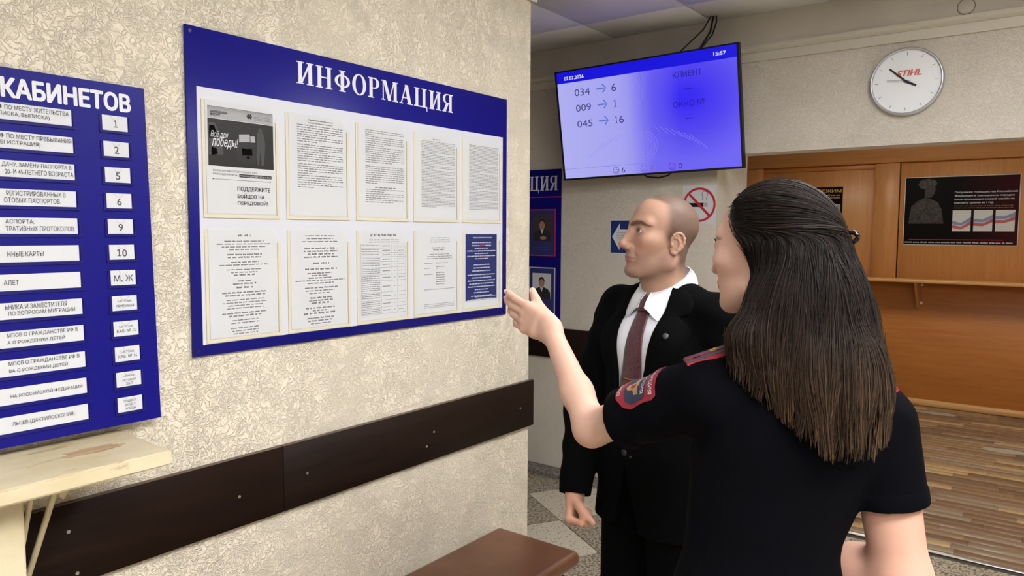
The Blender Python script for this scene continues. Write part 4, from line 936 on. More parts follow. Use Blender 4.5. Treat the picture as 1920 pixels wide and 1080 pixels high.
def grad(sdf, V, e=0.001):
    G = np.stack([sdf(V+A_(o)*e)-sdf(V-A_(o)*e) for o in ((1,0,0),(0,1,0),(0,0,1))], 1)
    return G/np.maximum(np.linalg.norm(G, axis=1), 1e-9)[:, None]
def np_mesh(name, V, Q, material, parent, col=None, smooth=True, world=True):
    me = bpy.data.meshes.new(name); V = k2w(V) if world else V
    me.vertices.add(len(V)); me.vertices.foreach_set('co', np.asarray(V, np.float32).ravel())
    Q = np.asarray(Q); m = Q.shape[1]
    me.loops.add(Q.size); me.loops.foreach_set('vertex_index', Q.ravel().astype(np.int32))
    me.polygons.add(len(Q)); me.polygons.foreach_set('loop_start', np.arange(0, Q.size, m, dtype=np.int32)); me.polygons.foreach_set('loop_total', np.full(len(Q), m, np.int32))
    if smooth: me.polygons.foreach_set('use_smooth', np.ones(len(Q), bool))
    me.update(calc_edges=True)
    if col is not None:
        a = me.color_attributes.new('tint', 'FLOAT_COLOR', 'POINT'); a.data.foreach_set('color', np.concatenate([col, np.ones((len(col), 1))], 1).astype(np.float32).ravel())
    me.materials.append(material); me.validate()
    return link(bpy.data.objects.new(name, me), parent, True)
def joined(parts):
    V = []; Q = []; Cc = []; n = 0
    for v, q, c in parts: V.append(v); Q.append(q+n); Cc.append(c); n += len(v)
    return np.concatenate(V), np.concatenate(Q), np.concatenate(Cc)
def L3(rgb): return A_(s2l(rgb))
def ss(x, a, b):
    t = np.clip((x-a)/(b-a), 0, 1); return t*t*(3-2*t)
def lerpc(c, mask, rgb): return c*(1-mask[:, None])+L3(rgb)*mask[:, None]
class Pose:
    """local frame: x forward, y left, z up; pitch > 0 looks up"""
    def __init__(s, o, f, pitch=0.0, roll=0.0, scale=1.0):
        f = A_((f[0], f[1], 0.0)); f /= np.linalg.norm(f); l = A_((-f[1], f[0], 0)); u = A_((0, 0, 1.0))
        f2 = f*math.cos(R(pitch))+u*math.sin(R(pitch)); u2 = np.cross(f2, l)
        l2 = l*math.cos(R(roll))+u2*math.sin(R(roll)); u3 = np.cross(f2, l2)
        s.M = np.stack([f2, l2, u3], 1); s.o = A_(o, float); s.s = scale
    def loc(s, p): return (p-s.o) @ s.M/s.s
    def out(s, q): return A_(q, float)*s.s @ s.M.T+s.o
def ear_sdf(q):
    q = (q-A_((-0.008, 0.074, -0.014)))/0.82+A_((-0.008, 0.074, 0))
    base = ell(q, (-0.01, 0.0765, -0.004), (0.02, 0.0075, 0.031), rotm(0, -10, -16))
    hp = [(0.006, 0.076, -0.008), (0.009, 0.079, 0.012), (0.004, 0.083, 0.024), (-0.005, 0.086, 0.031), (-0.015, 0.088, 0.032), (-0.024, 0.09, 0.027), (-0.03, 0.091, 0.016), (-0.031, 0.09, 0.002), (-0.027, 0.088, -0.011), (-0.02, 0.086, -0.022), (-0.008, 0.08, -0.034), (0.0, 0.077, -0.033)]
    e = smin(base, chain(q, hp, [0.0036, 0.0038, 0.0039, 0.004, 0.0041, 0.0042, 0.0043, 0.0042, 0.0042, 0.0044, 0.0066, 0.005], 0.004), 0.007)
    e = smin(e, chain(q, [(0.0, 0.083, 0.016), (-0.012, 0.0865, 0.014), (-0.0175, 0.0875, 0.004), (-0.0175, 0.0865, -0.008), (-0.012, 0.085, -0.02)], [0.0026, 0.0032, 0.0034, 0.0034, 0.003], 0.004), 0.006)
    e = smax(e, -ell(q, (-0.0055, 0.0905, -0.005), (0.0085, 0.0085, 0.0125)), 0.004)
    e = smin(e, ell(q, (0.0065, 0.08, -0.007), (0.004, 0.004, 0.0065)), 0.003)
    return e*0.82
# ---- head
def head_sdf(p, male=True, neck=((-0.03, 0, -0.05), (-0.05, 0, -0.2), 0.056, 0.062), ear=True):
    q = p.copy(); q[:, 1] = np.abs(q[:, 1])
    d = ell(q, (-0.008, 0, 0.037), (0.094, 0.076, 0.08))
    d = smin(d, ell(q, (0.033, 0, -0.014), (0.057, 0.059, 0.085)), 0.022)
    d = smin(d, ell(q, (0.04, 0, -0.065), (0.049, 0.045, 0.042)), 0.02)
    if male: d = smin(d, chain(q, [(-0.014, 0.054, -0.03), (-0.002, 0.053, -0.07), (0.062, 0.02, -0.1)], [0.015, 0.017, 0.016], 0.015), 0.026)
    else: d = smin(d, chain(q, [(-0.012, 0.052, -0.03), (0.002, 0.049, -0.064), (0.062, 0.014, -0.1)], [0.012, 0.012, 0.014], 0.015), 0.028)
    d = smin(d, ell(q, (0.075, 0, -0.1), (0.019, 0.023 if male else 0.016, 0.016)), 0.018)
    d = smin(d, ell(q, (0.05, 0.046, -0.016), (0.027, 0.017, 0.017)), 0.026)
    if male: d = smin(d, rc(q, (0.08, 0.008, 0.0275), (0.064, 0.047, 0.031), 0.0112, 0.009), 0.018)
    else: d = smin(d, rc(q, (0.076, 0.008, 0.026), (0.064, 0.045, 0.03), 0.0095, 0.007), 0.022)
    d = smax(d, -ell(q, (0.0935, 0.0305, 0.012), (0.0148, 0.021, 0.0102)), 0.012)
    d = smin(d, ell(q, (0.0698, 0.032, 0.010), (0.0165, 0.0185, 0.0128)), 0.004)
    d = smax(d, -(ell(q, (0.0865, 0.0335, 0.0092), (0.0135, 0.0148, 0.0058)) if male else ell(q, (0.0895, 0.0312, 0.0092), (0.0105, 0.0122, 0.0056))), 0.0018)
    if male:
        d = smin(d, rc(q, (0.085, 0, 0.017), (0.1085, 0, -0.027), 0.0085, 0.0102), 0.016)
        d = smin(d, ell(q, (0.1095, 0, -0.031), (0.0112, 0.0112, 0.0098)), 0.007)
    else:
        d = smin(d, rc(q, (0.083, 0, 0.01), (0.103, 0, -0.028), 0.007, 0.0088), 0.016)
        d = smin(d, ell(q, (0.104, 0, -0.031), (0.0095, 0.0095, 0.0085)), 0.007)
    d = smin(d, ell(q, (0.0965, 0.0135, -0.037), (0.012, 0.008, 0.0085)), 0.009)
    d = smax(d, -ell(q, (0.1025, 0.0075, -0.0455), (0.0055, 0.003, 0.0032)), 0.003)
    d = smin(d, ell(q, (0.078, 0, -0.053), (0.015, 0.02, 0.013)), 0.012)
    d = smin(d, ell(q, (0.0875, 0, -0.061), (0.008, 0.022, 0.0045)), 0.007)
    d = smin(d, ell(q, (0.0862, 0, -0.0708), (0.0085, 0.0195, 0.0052)), 0.007)
    d = smax(d, -rc(q, (0.0968, 0, -0.0655), (0.079, 0.027, -0.0675), 0.0009, 0.0009), 0.0035)
    d = smax(d, -rc(q, (0.094, 0.019, -0.04), (0.08, 0.031, -0.06), 0.001, 0.001), 0.007)   # nasolabial fold
    if ear: d = smin(d, ear_sdf(q), 0.005)
    d = smin(d, rc(p, *neck), 0.03)
    return d
def face_colour(q, skin, lip, brow, male):
    qa = q.copy(); qa[:, 1] = np.abs(qa[:, 1]); n = len(q); c = np.tile(L3(skin), (n, 1))
    red = np.exp(-(((qa-A_((0.07, 0.045, -0.03)))/A_((0.03, 0.02, 0.02)))**2).sum(1)); c = lerpc(c, red*0.35, (206, 138, 122) if male else (226, 150, 140))
    nose = np.exp(-(((qa-A_((0.112, 0, -0.032)))/0.014)**2).sum(1)); c = lerpc(c, nose*0.3, (200, 126, 108))
    yy, zz_ = qa[:, 1], qa[:, 2]; yz = np.stack([np.zeros(n), yy, zz_], 1)
    fx = ss(qa[:, 0], 0.07, 0.08)
    lz = -0.0658-0.002*(yy/0.025)**2; hu = 0.0062*np.sqrt(np.clip(1-(yy/0.025)**2, 0, 1)); hl = 0.0082*np.sqrt(np.clip(1-(yy/0.023)**2, 0, 1))
    lipm = (1-ss(np.where(zz_ > lz, (zz_-lz)-hu, (lz-zz_)-hl), -0.001, 0.0015))*fx*(yy < 0.026)
    c = lerpc(c, lipm*0.75, lip)
    crease = np.exp(-((zz_-lz)/0.0011)**2)*fx*(yy < 0.027); c = lerpc(c, crease*0.6, (92, 52, 48))
    b = np.minimum.reduce([rc(yz, (0, 0.011, 0.0262), (0, 0.024, 0.0308), 0.0052, 0.0052), rc(yz, (0, 0.024, 0.0308), (0, 0.04, 0.0315), 0.0052, 0.0044), rc(yz, (0, 0.04, 0.0315), (0, 0.058, 0.0235), 0.0044, 0.0018)])
    c = lerpc(c, (1-ss(b, -0.0012, 0.0026))*(0.88 if male else 0.7)*(qa[:, 0] > 0.03), brow)
    lid = np.abs(ell(qa, (0.0875, 0.0325, 0.0092), (0.0125, 0.0152, 0.0062))); up = ss(qa[:, 2], 0.008, 0.012)
    c = lerpc(c, (1-ss(lid, 0.0, 0.0022))*(0.3+0.55*up)*(qa[:, 0] > 0.065), (66, 44, 38))
    bag = np.exp(-(((qa-A_((0.083, 0.03, -0.002)))/A_((0.012, 0.013, 0.005)))**2).sum(1)); c = lerpc(c, bag*0.25, (150, 100, 96))
    return c
def skin_mat(name):
    m = mat(name, (200, 160, 140), 0.55, spec=0.22, sss=0.05); k = NT(m)
    a = k.n('ShaderNodeAttribute'); a.attribute_name = 'tint'
    v = k.coord(); k.color(k.mix(k.math('MULTIPLY', k.noise(v, 60, 4, 0.6), 0.18), a.outputs['Color'], (176, 112, 96)))
    k.bump(k.noise(v, 900, 2), 0.08, 0.0006)
    return m
def eye_mesh(c_local, pose, look, parent, name='eye', r=0.0134):
    """eyeball with iris and pupil"""
    n1, n2 = 20, 28; V = []; Cc = []
    look = A_(look, float); look /= np.linalg.norm(look); a = np.cross(look, (0, 0, 1.0)); a /= np.linalg.norm(a); b = np.cross(a, look)
    for i in range(n1+1):
        t = (i/n1)**1.4*math.pi
        for j in range(n2):
            u = 2*math.pi*j/n2; V.append(A_(c_local)+r*(look*math.cos(t)+(a*math.cos(u)+b*math.sin(u))*math.sin(t)))
            deg = math.degrees(t); Cc.append(L3((16, 14, 14)) if deg < 11 else L3((92, 104, 92)) if deg < 26 else L3((58, 60, 54)) if deg < 29 else L3((214, 206, 200)))
    Q = [(i*n2+j, i*n2+(j+1) % n2, (i+1)*n2+(j+1) % n2, (i+1)*n2+j) for i in range(n1) for j in range(n2)]
    m = mat('eye_white', (220, 214, 208), 0.12); 
    if not m.node_tree.nodes.get('tintattr'):
        kk = NT(m); at_ = kk.n('ShaderNodeAttribute'); at_.name = 'tintattr'; at_.attribute_name = 'tint'; kk.color(at_.outputs['Color'])
    return np_mesh(name, pose.out(A_(V)), A_(Q), m, parent, A_(Cc))
# ---- hand
def hand_prims(w, d, s, left, curl, thumb, sc=1.0, spread=0.0):
    """w wrist, d finger direction, s thumb side; curl = angles of the three joints per finger; returns rc chains"""
    w, d, s = A_(w, float), A_(d, float), A_(s, float); d /= np.linalg.norm(d); s -= d*(s @ d); s /= np.linalg.norm(s)
    n = np.cross(s, d) if left else np.cross(d, s)          # back of the hand
    P = lambda a, b, c: w+(d*a+s*b+n*c)*sc
    ch = []; nails = []
    knk = [(0.088, 0.027), (0.09, 0.009), (0.085, -0.0095), (0.077, -0.027)]
    base = [0.016, 0.005, -0.006, -0.016]
    ph = [(0.043, 0.026, 0.021), (0.047, 0.029, 0.022), (0.043, 0.027, 0.021), (0.034, 0.021, 0.019)]
    rr = [0.0095, 0.0095, 0.009, 0.008]
    for i in range(4):
        k0 = P(knk[i][0], knk[i][1], 0.002)
        ch.append(('palm', [P(0.0, base[i], 0.0), P(0.045, (base[i]+knk[i][1])/2, 0.002), k0], [0.0145*sc, 0.0135*sc, 0.0118*sc if i < 3 else 0.0105*sc]))
        ang = 0; p = k0; pts = [p]; sp = (1.5-i)*spread; cu = curl[i] if isinstance(curl[0], (tuple, list)) else curl
        for j in range(3):
            ang += R(cu[j]); dirv = (d*math.cos(ang)-n*math.sin(ang))*math.cos(sp)+s*math.sin(sp); p = p+dirv*ph[i][j]*sc; pts.append(p)
        r = rr[i]*sc; ch.append(('finger', pts, [r*1.08, r, r*0.93, r*0.78]))
        nn = n*math.cos(ang)+d*math.sin(ang); nails.append((pts[3]+nn*r*0.5-dirv*0.004*sc, dirv, nn, r))
    a, b, c = thumb                                       # angles: out from the palm side, toward palm, bend
    tb = P(0.022, 0.02, -0.006); t1 = d*math.cos(R(a))*math.cos(R(b))+s*math.sin(R(a))*math.cos(R(b))-n*math.sin(R(b)); t1 /= np.linalg.norm(t1)
    ax = n; p1 = tb+t1*0.045*sc
    def turn(v, ang): return v*math.cos(ang)+np.cross(ax, v)*math.sin(ang)+ax*(ax @ v)*(1-math.cos(ang))
    sg = 1 if not left else -1
    t2 = turn(t1, sg*R(c)*-1); p2 = p1+t2*0.034*sc; t3 = turn(t2, sg*R(c)*-0.6); p3 = p2+t3*0.026*sc
    ch.append(('thumb', [tb, p1, p2, p3], [0.0155*sc, 0.0125*sc, 0.0105*sc, 0.0085*sc]))
    nails.append((p3+n*0.0055*sc-t3*0.004*sc, t3, n, 0.0095*sc))
    return ch, nails
def hand_sdf(p, ch):
    palm = None; d = None
    for kind, pts, rad in ch:
        e = chain(p, pts, rad, 0.006)
        if kind == 'palm': palm = e if palm is None else smin(palm, e, 0.012)
    for kind, pts, rad in ch:
        if kind == 'palm': continue
        e = chain(p, pts, rad, 0.004); palm = smin(palm, e, 0.016 if kind == 'thumb' else 0.006)
    return palm
def nail_meshes(nails, sc, m, parent, width=0.0062, length=0.0075):
    for c, d, n, r in nails:
        s = np.cross(d, n); s /= np.linalg.norm(s); V = []; nu, nv = 5, 7
        for i in range(nu):
            for j in range(nv):
                u = (i/(nu-1)-0.5)*2; v = (j/(nv-1)-0.5)*2; w = 1-0.25*max(0, abs(v)-0.3)
                V.append(c+s*u*w*width*sc*0.95+d*(v+0.25)*length*sc+n*(r*0.42-0.0028*sc*u*u-0.0012*sc*v*v))
        Q = [(i*nv+j, i*nv+j+1, (i+1)*nv+j+1, (i+1)*nv+j) for i in range(nu-1) for j in range(nv-1)]
        np_mesh('fingernail', A_(V), A_(Q), m, parent)
def poly2d(y, z, pts):
    """signed distance to a polygon in the (y, z) plane, negative inside"""
    P = A_(pts, float); n = len(P); d = np.full(len(y), 1e9); s = np.ones(len(y)); p = np.stack([y, z], 1)
    for i in range(n):
        a, b = P[i], P[i-1]; e = b-a; w = p-a; t = np.clip((w @ e)/(e @ e), 0, 1)
        d = np.minimum(d, ((w-t[:, None]*e)**2).sum(1))
        c1, c2, c3 = p[:, 1] >= a[1], p[:, 1] < b[1], e[0]*w[:, 1] > e[1]*w[:, 0]
        fl = (c1 & c2 & c3) | (~c1 & ~c2 & ~c3); s[fl] *= -1
    return s*np.sqrt(d)
def front_x(sdf_local, y, z, x0=0.4):
    """surface of a local sdf seen from the front"""
    y, z = np.asarray(y, float), np.asarray(z, float); x = np.full(y.shape, x0)
    for _ in range(60): x = x-sdf_local(np.stack([x, y, z], 1))*0.9
    return x
# ------------------------------------------------------------------ the man in the black suit
M_SKIN = skin_mat('skin')
def cloth(name, rgb, rough=0.85, sheen=0.15, scale=900, bump=0.2):
    m = mat(name, rgb, rough, spec=0.06, sheen=sheen); k = NT(m); v = k.coord(); k.bump(k.noise(v, scale, 2), bump, 0.0006)
    return m
M_SUIT = cloth('black_suit_cloth', (5, 5, 6), 0.95, 0.0); M_SHIRT = cloth('white_shirt_cloth', (226, 228, 236), 0.8, 0.0, 1200, 0.1)
man = empty('person', tuple(k2w((0.43, 2.12, 0)))); tag(man, 'man in a black suit and dark red tie looking at the notice board', 'person')
MT = Pose((0.43, 2.12, 0), (-0.8, -0.6)); MH = Pose((0.418, 2.1, 1.606), (-0.972, -0.235), 6.0, 0.0, 1.02)
toT = lambda k_: tuple(MT.loc(A_([k_]))[0])
sR, sL = (-0.015, -0.185, 1.392), (-0.015, 0.185, 1.392)
eR, wR = toT((0.222, 2.235, 1.09)), toT((0.188, 2.13, 0.868))
eL, wL = (-0.06, 0.245, 1.1), (0.0, 0.225, 0.87)
def m_torso(q, off=0.0):
    qa = q.copy(); qa[:, 1] = np.abs(qa[:, 1])
    d = ell(q, (0.0, 0, 1.26), (0.122, 0.178, 0.2))
    d = smin(d, ell(q, (0.018, 0, 1.05), (0.128, 0.16, 0.23)), 0.08)
    d = smin(d, rc(qa, (-0.025, 0.05, 1.435), (-0.018, 0.18, 1.392), 0.052, 0.05), 0.06)
    d = smin(d, ell(qa, (0.055, 0.08, 1.3), (0.06, 0.08, 0.07)), 0.05)
    return d-off
def m_skirt(q):
    d = smin(m_torso(q), rc(q, (0.012, 0.06, 1.0), (0.018, 0.075, 0.78), 0.115, 0.12), 0.06)
    return smin(d, rc(q, (0.012, -0.06, 1.0), (0.018, -0.075, 0.78), 0.115, 0.12), 0.06)
VN = [(0.0, 1.03), (0.03, 1.1), (0.062, 1.25), (0.078, 1.4), (0.06, 1.49), (0.0, 1.53), (-0.06, 1.49), (-0.078, 1.4), (-0.062, 1.25), (-0.03, 1.1)]
def m_arm(q, s, e, w, r=(0.066, 0.056, 0.047)):
    d = chain(q, [s, e, w], r, 0.03)
    return d
def m_fold(q): return 0.0022*np.sin(q[:, 2]*61+q[:, 1]*23+2*np.sin(q[:, 2]*19))*ss(np.abs(q[:, 1]), 0.15, 0.21)
def jacket_sdf(P):
    q = MT.loc(P); d = m_skirt(q)
    d = smin(d, m_arm(q, sR, eR, wR), 0.03); d = smin(d, m_arm(q, sL, eL, wL), 0.03)
    d = d+m_fold(q)
    v = np.maximum(poly2d(q[:, 1], q[:, 2], VN), -(q[:, 0]-0.0)); d = smax(d, -v, 0.003)
    # split of the front edges below the button and the back collar opening
    sp = np.maximum(poly2d(q[:, 1], q[:, 2], [(0.0, 0.98), (0.06, 0.7), (-0.08, 0.7)]), -(q[:, 0]-0.06)); d = smax(d, -sp, 0.006)
    d = smax(d, -rc(q, (-0.005, 0, 1.44), (-0.005, 0, 1.6), 0.062, 0.075), 0.004)
    d = smax(d, 0.79-q[:, 2]-0.02*q[:, 0], 0.004)
    for w, e in ((A_(wR), A_(eR)), (A_(wL), A_(eL))):
        ax = (w-e)/np.linalg.norm(w-e); t = (q-w) @ ax; near = np.linalg.norm(q-w, axis=1)-0.09
        d = smax(d, np.minimum(t-0.012, 1e9)*1.0+np.maximum(near, 0)*-3, 0.003)
        hol = np.maximum(rc(q, w-ax*0.03, w+ax*0.05, 0.039, 0.039), -(t+0.02)); d = np.maximum(d, -hol)
    return d
def box_of(pts, pad): 
    pts = A_(pts); return pts.min(0)-pad, pts.max(0)+pad
kpts = [MT.out(p) for p in (sR, eR, wR, sL, eL, wL, (0.15, 0, 0.8), (-0.13, 0, 0.8), (0, 0.14, 0.8), (0, -0.14, 0.8), (0, 0, 1.47), (0.16, 0, 1.1))]
lo, hi = box_of(kpts, 0.08); lo[2] = 0.77
V, Q = nets(jacket_sdf, lo, hi, 0.005, 1); jacket = np_mesh('jacket', V, Q, M_SUIT, man)
# lapels: folded cloth along the opening, with a notch
LAPEL = [((-0.004, 1.022), (0.012, 1.03)), ((0.006, 1.05), (0.04, 1.08)), ((0.024, 1.1), (0.066, 1.12)), ((0.042, 1.18), (0.1, 1.19)), ((0.057, 1.25), (0.13, 1.26)), ((0.068, 1.33), (0.152, 1.32)), ((0.073, 1.38), (0.16, 1.352)), ((0.0735, 1.389), (0.158, 1.36)), ((0.074, 1.395), (0.12, 1.388)), ((0.074, 1.4), (0.118, 1.394)), ((0.074, 1.404), (0.152, 1.402)), ((0.073, 1.42), (0.146, 1.425)), ((0.068, 1.45), (0.118, 1.452)), ((0.06, 1.475), (0.085, 1.468))]
for s in (-1, 1):
    den = []
    for (a0, b0), (a1, b1) in zip(LAPEL, LAPEL[1:]):
        for t in np.linspace(0, 1, 4, endpoint=False): den.append((A_(a0)*(1-t)+A_(a1)*t, A_(b0)*(1-t)+A_(b1)*t))
    nc = 7; nr = len(den); P = []
    for lift in (0.0085, 0.001):
        for a0, b0 in den:
            for j in range(nc):
                t = j/(nc-1); y_, z_ = a0*(1-t)+b0*t; P.append((s*y_, z_, lift-(0.003 if lift > 0.005 and j in (0, nc-1) else 0)))
    P = A_(P); x_ = front_x(lambda q_: m_torso(q_), P[:, 0], P[:, 1]); n_v = nr*nc
    F_ = [(i*nc+j, i*nc+j+1, (i+1)*nc+j+1, (i+1)*nc+j) for i in range(nr-1) for j in range(nc-1)]
    S_ = [(i*nc, (i+1)*nc, (i+1)*nc+n_v, i*nc+n_v) for i in range(nr-1)]+[(i*nc+nc-1, i*nc+nc-1+n_v, (i+1)*nc+nc-1+n_v, (i+1)*nc+nc-1) for i in range(nr-1)]
    np_mesh('lapel', MT.out(np.stack([x_+P[:, 2], P[:, 0], P[:, 1]], 1)), A_(F_+[tuple(k_+n_v for k_ in reversed(f_)) for f_ in F_]+S_), M_SUIT, jacket)

def shirt_sdf(P):
    q = MT.loc(P); d = m_torso(q, -0.012)
    d = smin(d, rc(q, (-0.01, 0, 1.42), (-0.005, 0, 1.465), 0.066, 0.06), 0.03)
    d = smax(d, 1.0-q[:, 2], 0.004); d = smax(d, q[:, 2]-(1.462-q[:, 0]*0.45), 0.004)
    return smax(d, np.abs(q[:, 1])-0.12, 0.01)
lo, hi = box_of([MT.out(p) for p in ((0.13, 0.12, 1.0), (0.13, -0.12, 1.0), (-0.13, 0.12, 1.5), (-0.13, -0.12, 1.5), (0.13, 0.12, 1.5), (0.13, -0.12, 1.5))], 0.03)
V, Q = nets(shirt_sdf, lo, hi, 0.005, 1); shirt = np_mesh('shirt', V, Q, M_SHIRT, man)
# collar: folded strip around the neck with two points
def collar(parent, m):
    V = []; n = 60; rows = 6
    c0 = A_((-0.012, 0, 0))
    for i in range(n+1):
        th = R(7)+(2*math.pi-2*R(7))*i/n; fr_ = (1+math.cos(th))/2        # 1 at the front
        ct, st = math.cos(th), math.sin(th)
        ztop = 1.522-0.07*fr_**1.3; pt_ = math.exp(-((min(th, 2*math.pi-th)-R(34))/0.3)**2)
        drop = 0.034+0.004*fr_+0.044*pt_; r0 = 0.069+0.002*fr_
        for j in range(rows):
            t = j/(rows-1); r = r0+0.004*math.sin(t*math.pi)+t*(0.012+0.018*fr_+0.012*pt_); z = ztop-drop*t
            if j == 0: r -= 0.001
            V.append(c0+A_((r*ct*1.02, r*st*(1.0+0.05*t), z)))
    V = A_(V); q = V.copy()
    inner = V.copy(); inner[:, :2] = (inner[:, :2]-c0[:2])*0.955+c0[:2]; m_ = (n+1)*rows
    Qs = [(i*rows+j, (i+1)*rows+j, (i+1)*rows+j+1, i*rows+j+1) for i in range(n) for j in range(rows-1)]
    Qi = [tuple(x+m_ for x in reversed(f)) for f in Qs]
    rim = [(i*rows, (i+1)*rows, (i+1)*rows+m_, i*rows+m_) for i in range(n)]+[(i*rows+rows-1, i*rows+rows-1+m_, (i+1)*rows+rows-1+m_, (i+1)*rows+rows-1) for i in range(n)]
    rim += [(j, j+m_, j+1+m_, j+1) for j in range(rows-1)]+[(n*rows+j, n*rows+j+1, n*rows+j+1+m_, n*rows+j+m_) for j in range(rows-1)]
    return np_mesh('collar', MT.out(np.concatenate([V, inner])), A_(Qs+Qi+rim), m, parent)
collar(shirt, M_SHIRT)
mb_l = lambda q: shirt_sdf(MT.out(q))
for z in (1.36, 1.27, 1.18):
    x = front_x(mb_l, [0.03], [z])[0]
# placket line
ys = np.linspace(-0.016, 0.016, 3); zs = np.linspace(1.06, 1.43, 24); YY, ZZ = np.meshgrid(ys, zs, indexing='ij'); XX = front_x(mb_l, YY.ravel(), ZZ.ravel())+0.0012
Qp = A_([(i*24+j, i*24+j+1, (i+1)*24+j+1, (i+1)*24+j) for i in range(2) for j in range(23)])
np_mesh('placket', MT.out(np.stack([XX, YY.ravel(), ZZ.ravel()], 1)), Qp, M_SHIRT, shirt)
# tie
M_TIE = mat('dark_red_paisley_tie', (60, 18, 28), 0.45, sheen=0.2); k = NT(M_TIE); v = k.coord('Object', (1, 1, 0.75))
nn_ = k.noise(v, 34, 1.5, 0.5, 2.2); sw = k.math('ABSOLUTE', k.math('SINE', k.math('MULTIPLY', nn_, 22.0)))
k.color(k.ramp(sw, [(0.3, (28, 10, 16)), (0.62, (64, 15, 26)), (0.9, (86, 20, 33))]))
def tie_piece(name, prof, parent, thick, m=M_TIE, ny=7):
    """prof: (z, half width, extra offset)"""
    V = []; nz = len(prof)
    for s in (1, 0):
        for z, w, off in prof:
            for j in range(ny):
                u = (j/(ny-1)-0.5)*2; V.append((u*w, z, off+(thick*(1-0.55*u*u) if s else 0.0)))
    V = A_(V); x = front_x(mb_l, V[:, 0], V[:, 1]); P = np.stack([x+V[:, 2], V[:, 0], V[:, 1]], 1); n = nz*ny
    F_ = [(i*ny+j, i*ny+j+1, (i+1)*ny+j+1, (i+1)*ny+j) for i in range(nz-1) for j in range(ny-1)]
    B_ = [tuple(a+n for a in reversed(f)) for f in F_]
    S_ = [(i*ny, (i+1)*ny, (i+1)*ny+n, i*ny+n) for i in range(nz-1)]+[(i*ny+ny-1, i*ny+ny-1+n, (i+1)*ny+ny-1+n, (i+1)*ny+ny-1) for i in range(nz-1)]
    S_ += [(j, j+n, j+1+n, j+1) for j in range(ny-1)]+[((nz-1)*ny+j, (nz-1)*ny+j+1, (nz-1)*ny+j+1+n, (nz-1)*ny+j+n) for j in range(ny-1)]
    return np_mesh(name, MT.out(P), A_(F_+B_+S_), m, parent)
tie = tie_piece('tie', [(1.41-i*0.02, 0.021+0.0017*i, 0.003) for i in range(20)], man, 0.006)
tie_piece('knot', [(1.45, 0.022, 0.004), (1.446, 0.029, 0.006), (1.43, 0.028, 0.009), (1.415, 0.024, 0.009), (1.402, 0.02, 0.005)], tie, 0.011)
tie_piece('tie_clip', [(1.216, 0.03, 0.0095), (1.2135, 0.03, 0.01), (1.211, 0.03, 0.0095)], tie, 0.0015, mat('gilt_metal', (150, 110, 84), 0.35, 0.9), 5)
# lapel pin and jacket buttons
jl = lambda q: jacket_sdf(MT.out(q))
def stud(y, z, r, m, name, t=0.004):
    x = front_x(jl, [y], [z])[0]+(0.0085 if name == 'lapel_pin' else 0.0); e = 0.004
    gx = [front_x(jl, [y+e], [z])[0]-front_x(jl, [y-e], [z])[0], front_x(jl, [y], [z+e])[0]-front_x(jl, [y], [z-e])[0]]
    n = A_((1, -gx[0]/(2*e), -gx[1]/(2*e))); n /= np.linalg.norm(n); a = np.cross(n, (0, 0, 1.0)); a /= np.linalg.norm(a); b = np.cross(a, n)
    V = [A_((x, y, z))+n*h+(a*math.cos(u)+b*math.sin(u))*rr for rr, h in ((r, -0.001), (r, t*0.6), (r*0.8, t), (0.0001, t)) for u in np.linspace(0, 2*math.pi, 14, endpoint=False)]
    np_mesh(name, MT.out(A_(V)), A_([(i*14+j, i*14+(j+1) % 14, (i+1)*14+(j+1) % 14, (i+1)*14+j) for i in range(3) for j in range(14)]), m, man)
stud(0.112, 1.345, 0.0085, mat('dull_silver_pin', (72, 72, 76), 0.5, 0.6), 'lapel_pin')
stud(0.006, 1.012, 0.0095, M_BLACK, 'button'); stud(0.03, 1.005, 0.004, M_BLACK, 'small_button')
# trousers and shoes
def trousers_sdf(P):
    q = MT.loc(P); d = None
    for s in (-1, 1):
        e = chain(q, [(0.0, s*0.085, 0.92), (0.015, s*0.1, 0.5), (0.0, s*0.11, 0.06)], [0.105, 0.085, 0.07], 0.04); d = e if d is None else smin(d, e, 0.02)
    d = smin(d, ell(q, (0.0, 0, 0.95), (0.12, 0.165, 0.13)), 0.04)
    return smax(smax(d, 0.035-q[:, 2], 0.003), q[:, 2]-1.03, 0.003)
lo, hi = box_of([MT.out(p) for p in ((0.13, 0.2, 0.03), (0.13, -0.2, 0.03), (-0.13, 0.2, 1.0), (-0.13, -0.2, 1.04))], 0.06); lo[2] = 0.0
V, Q = nets(trousers_sdf, lo, hi, 0.007); np_mesh('trousers', V, Q, M_SUIT, man)
M_SHOE = mat('black_shoe_leather', (16, 15, 15), 0.3)
def shoes(T, parent, sc=1.0, y=0.11):
    for s in (-1, 1):
        def f(P):
            q = T.loc(P); q[:, 1] -= s*y; q = q/sc
            d = smin(ell(q, (-0.03, 0, 0.05), (0.075, 0.042, 0.05)), ell(q, (0.09, 0.0, 0.03), (0.12, 0.048, 0.035)), 0.04)
            return smax(d, 0.001-q[:, 2], 0.003)*sc
        lo, hi = box_of([T.out((a, s*y+b, 0.0)) for a in (-0.13*sc, 0.22*sc) for b in (-0.06, 0.06)], 0.02); lo[2] = -0.004; hi[2] = 0.11
        V, Q = nets(f, lo, hi, 0.006); np_mesh('shoe', V, Q, M_SHOE, parent)
shoes(MT, man)
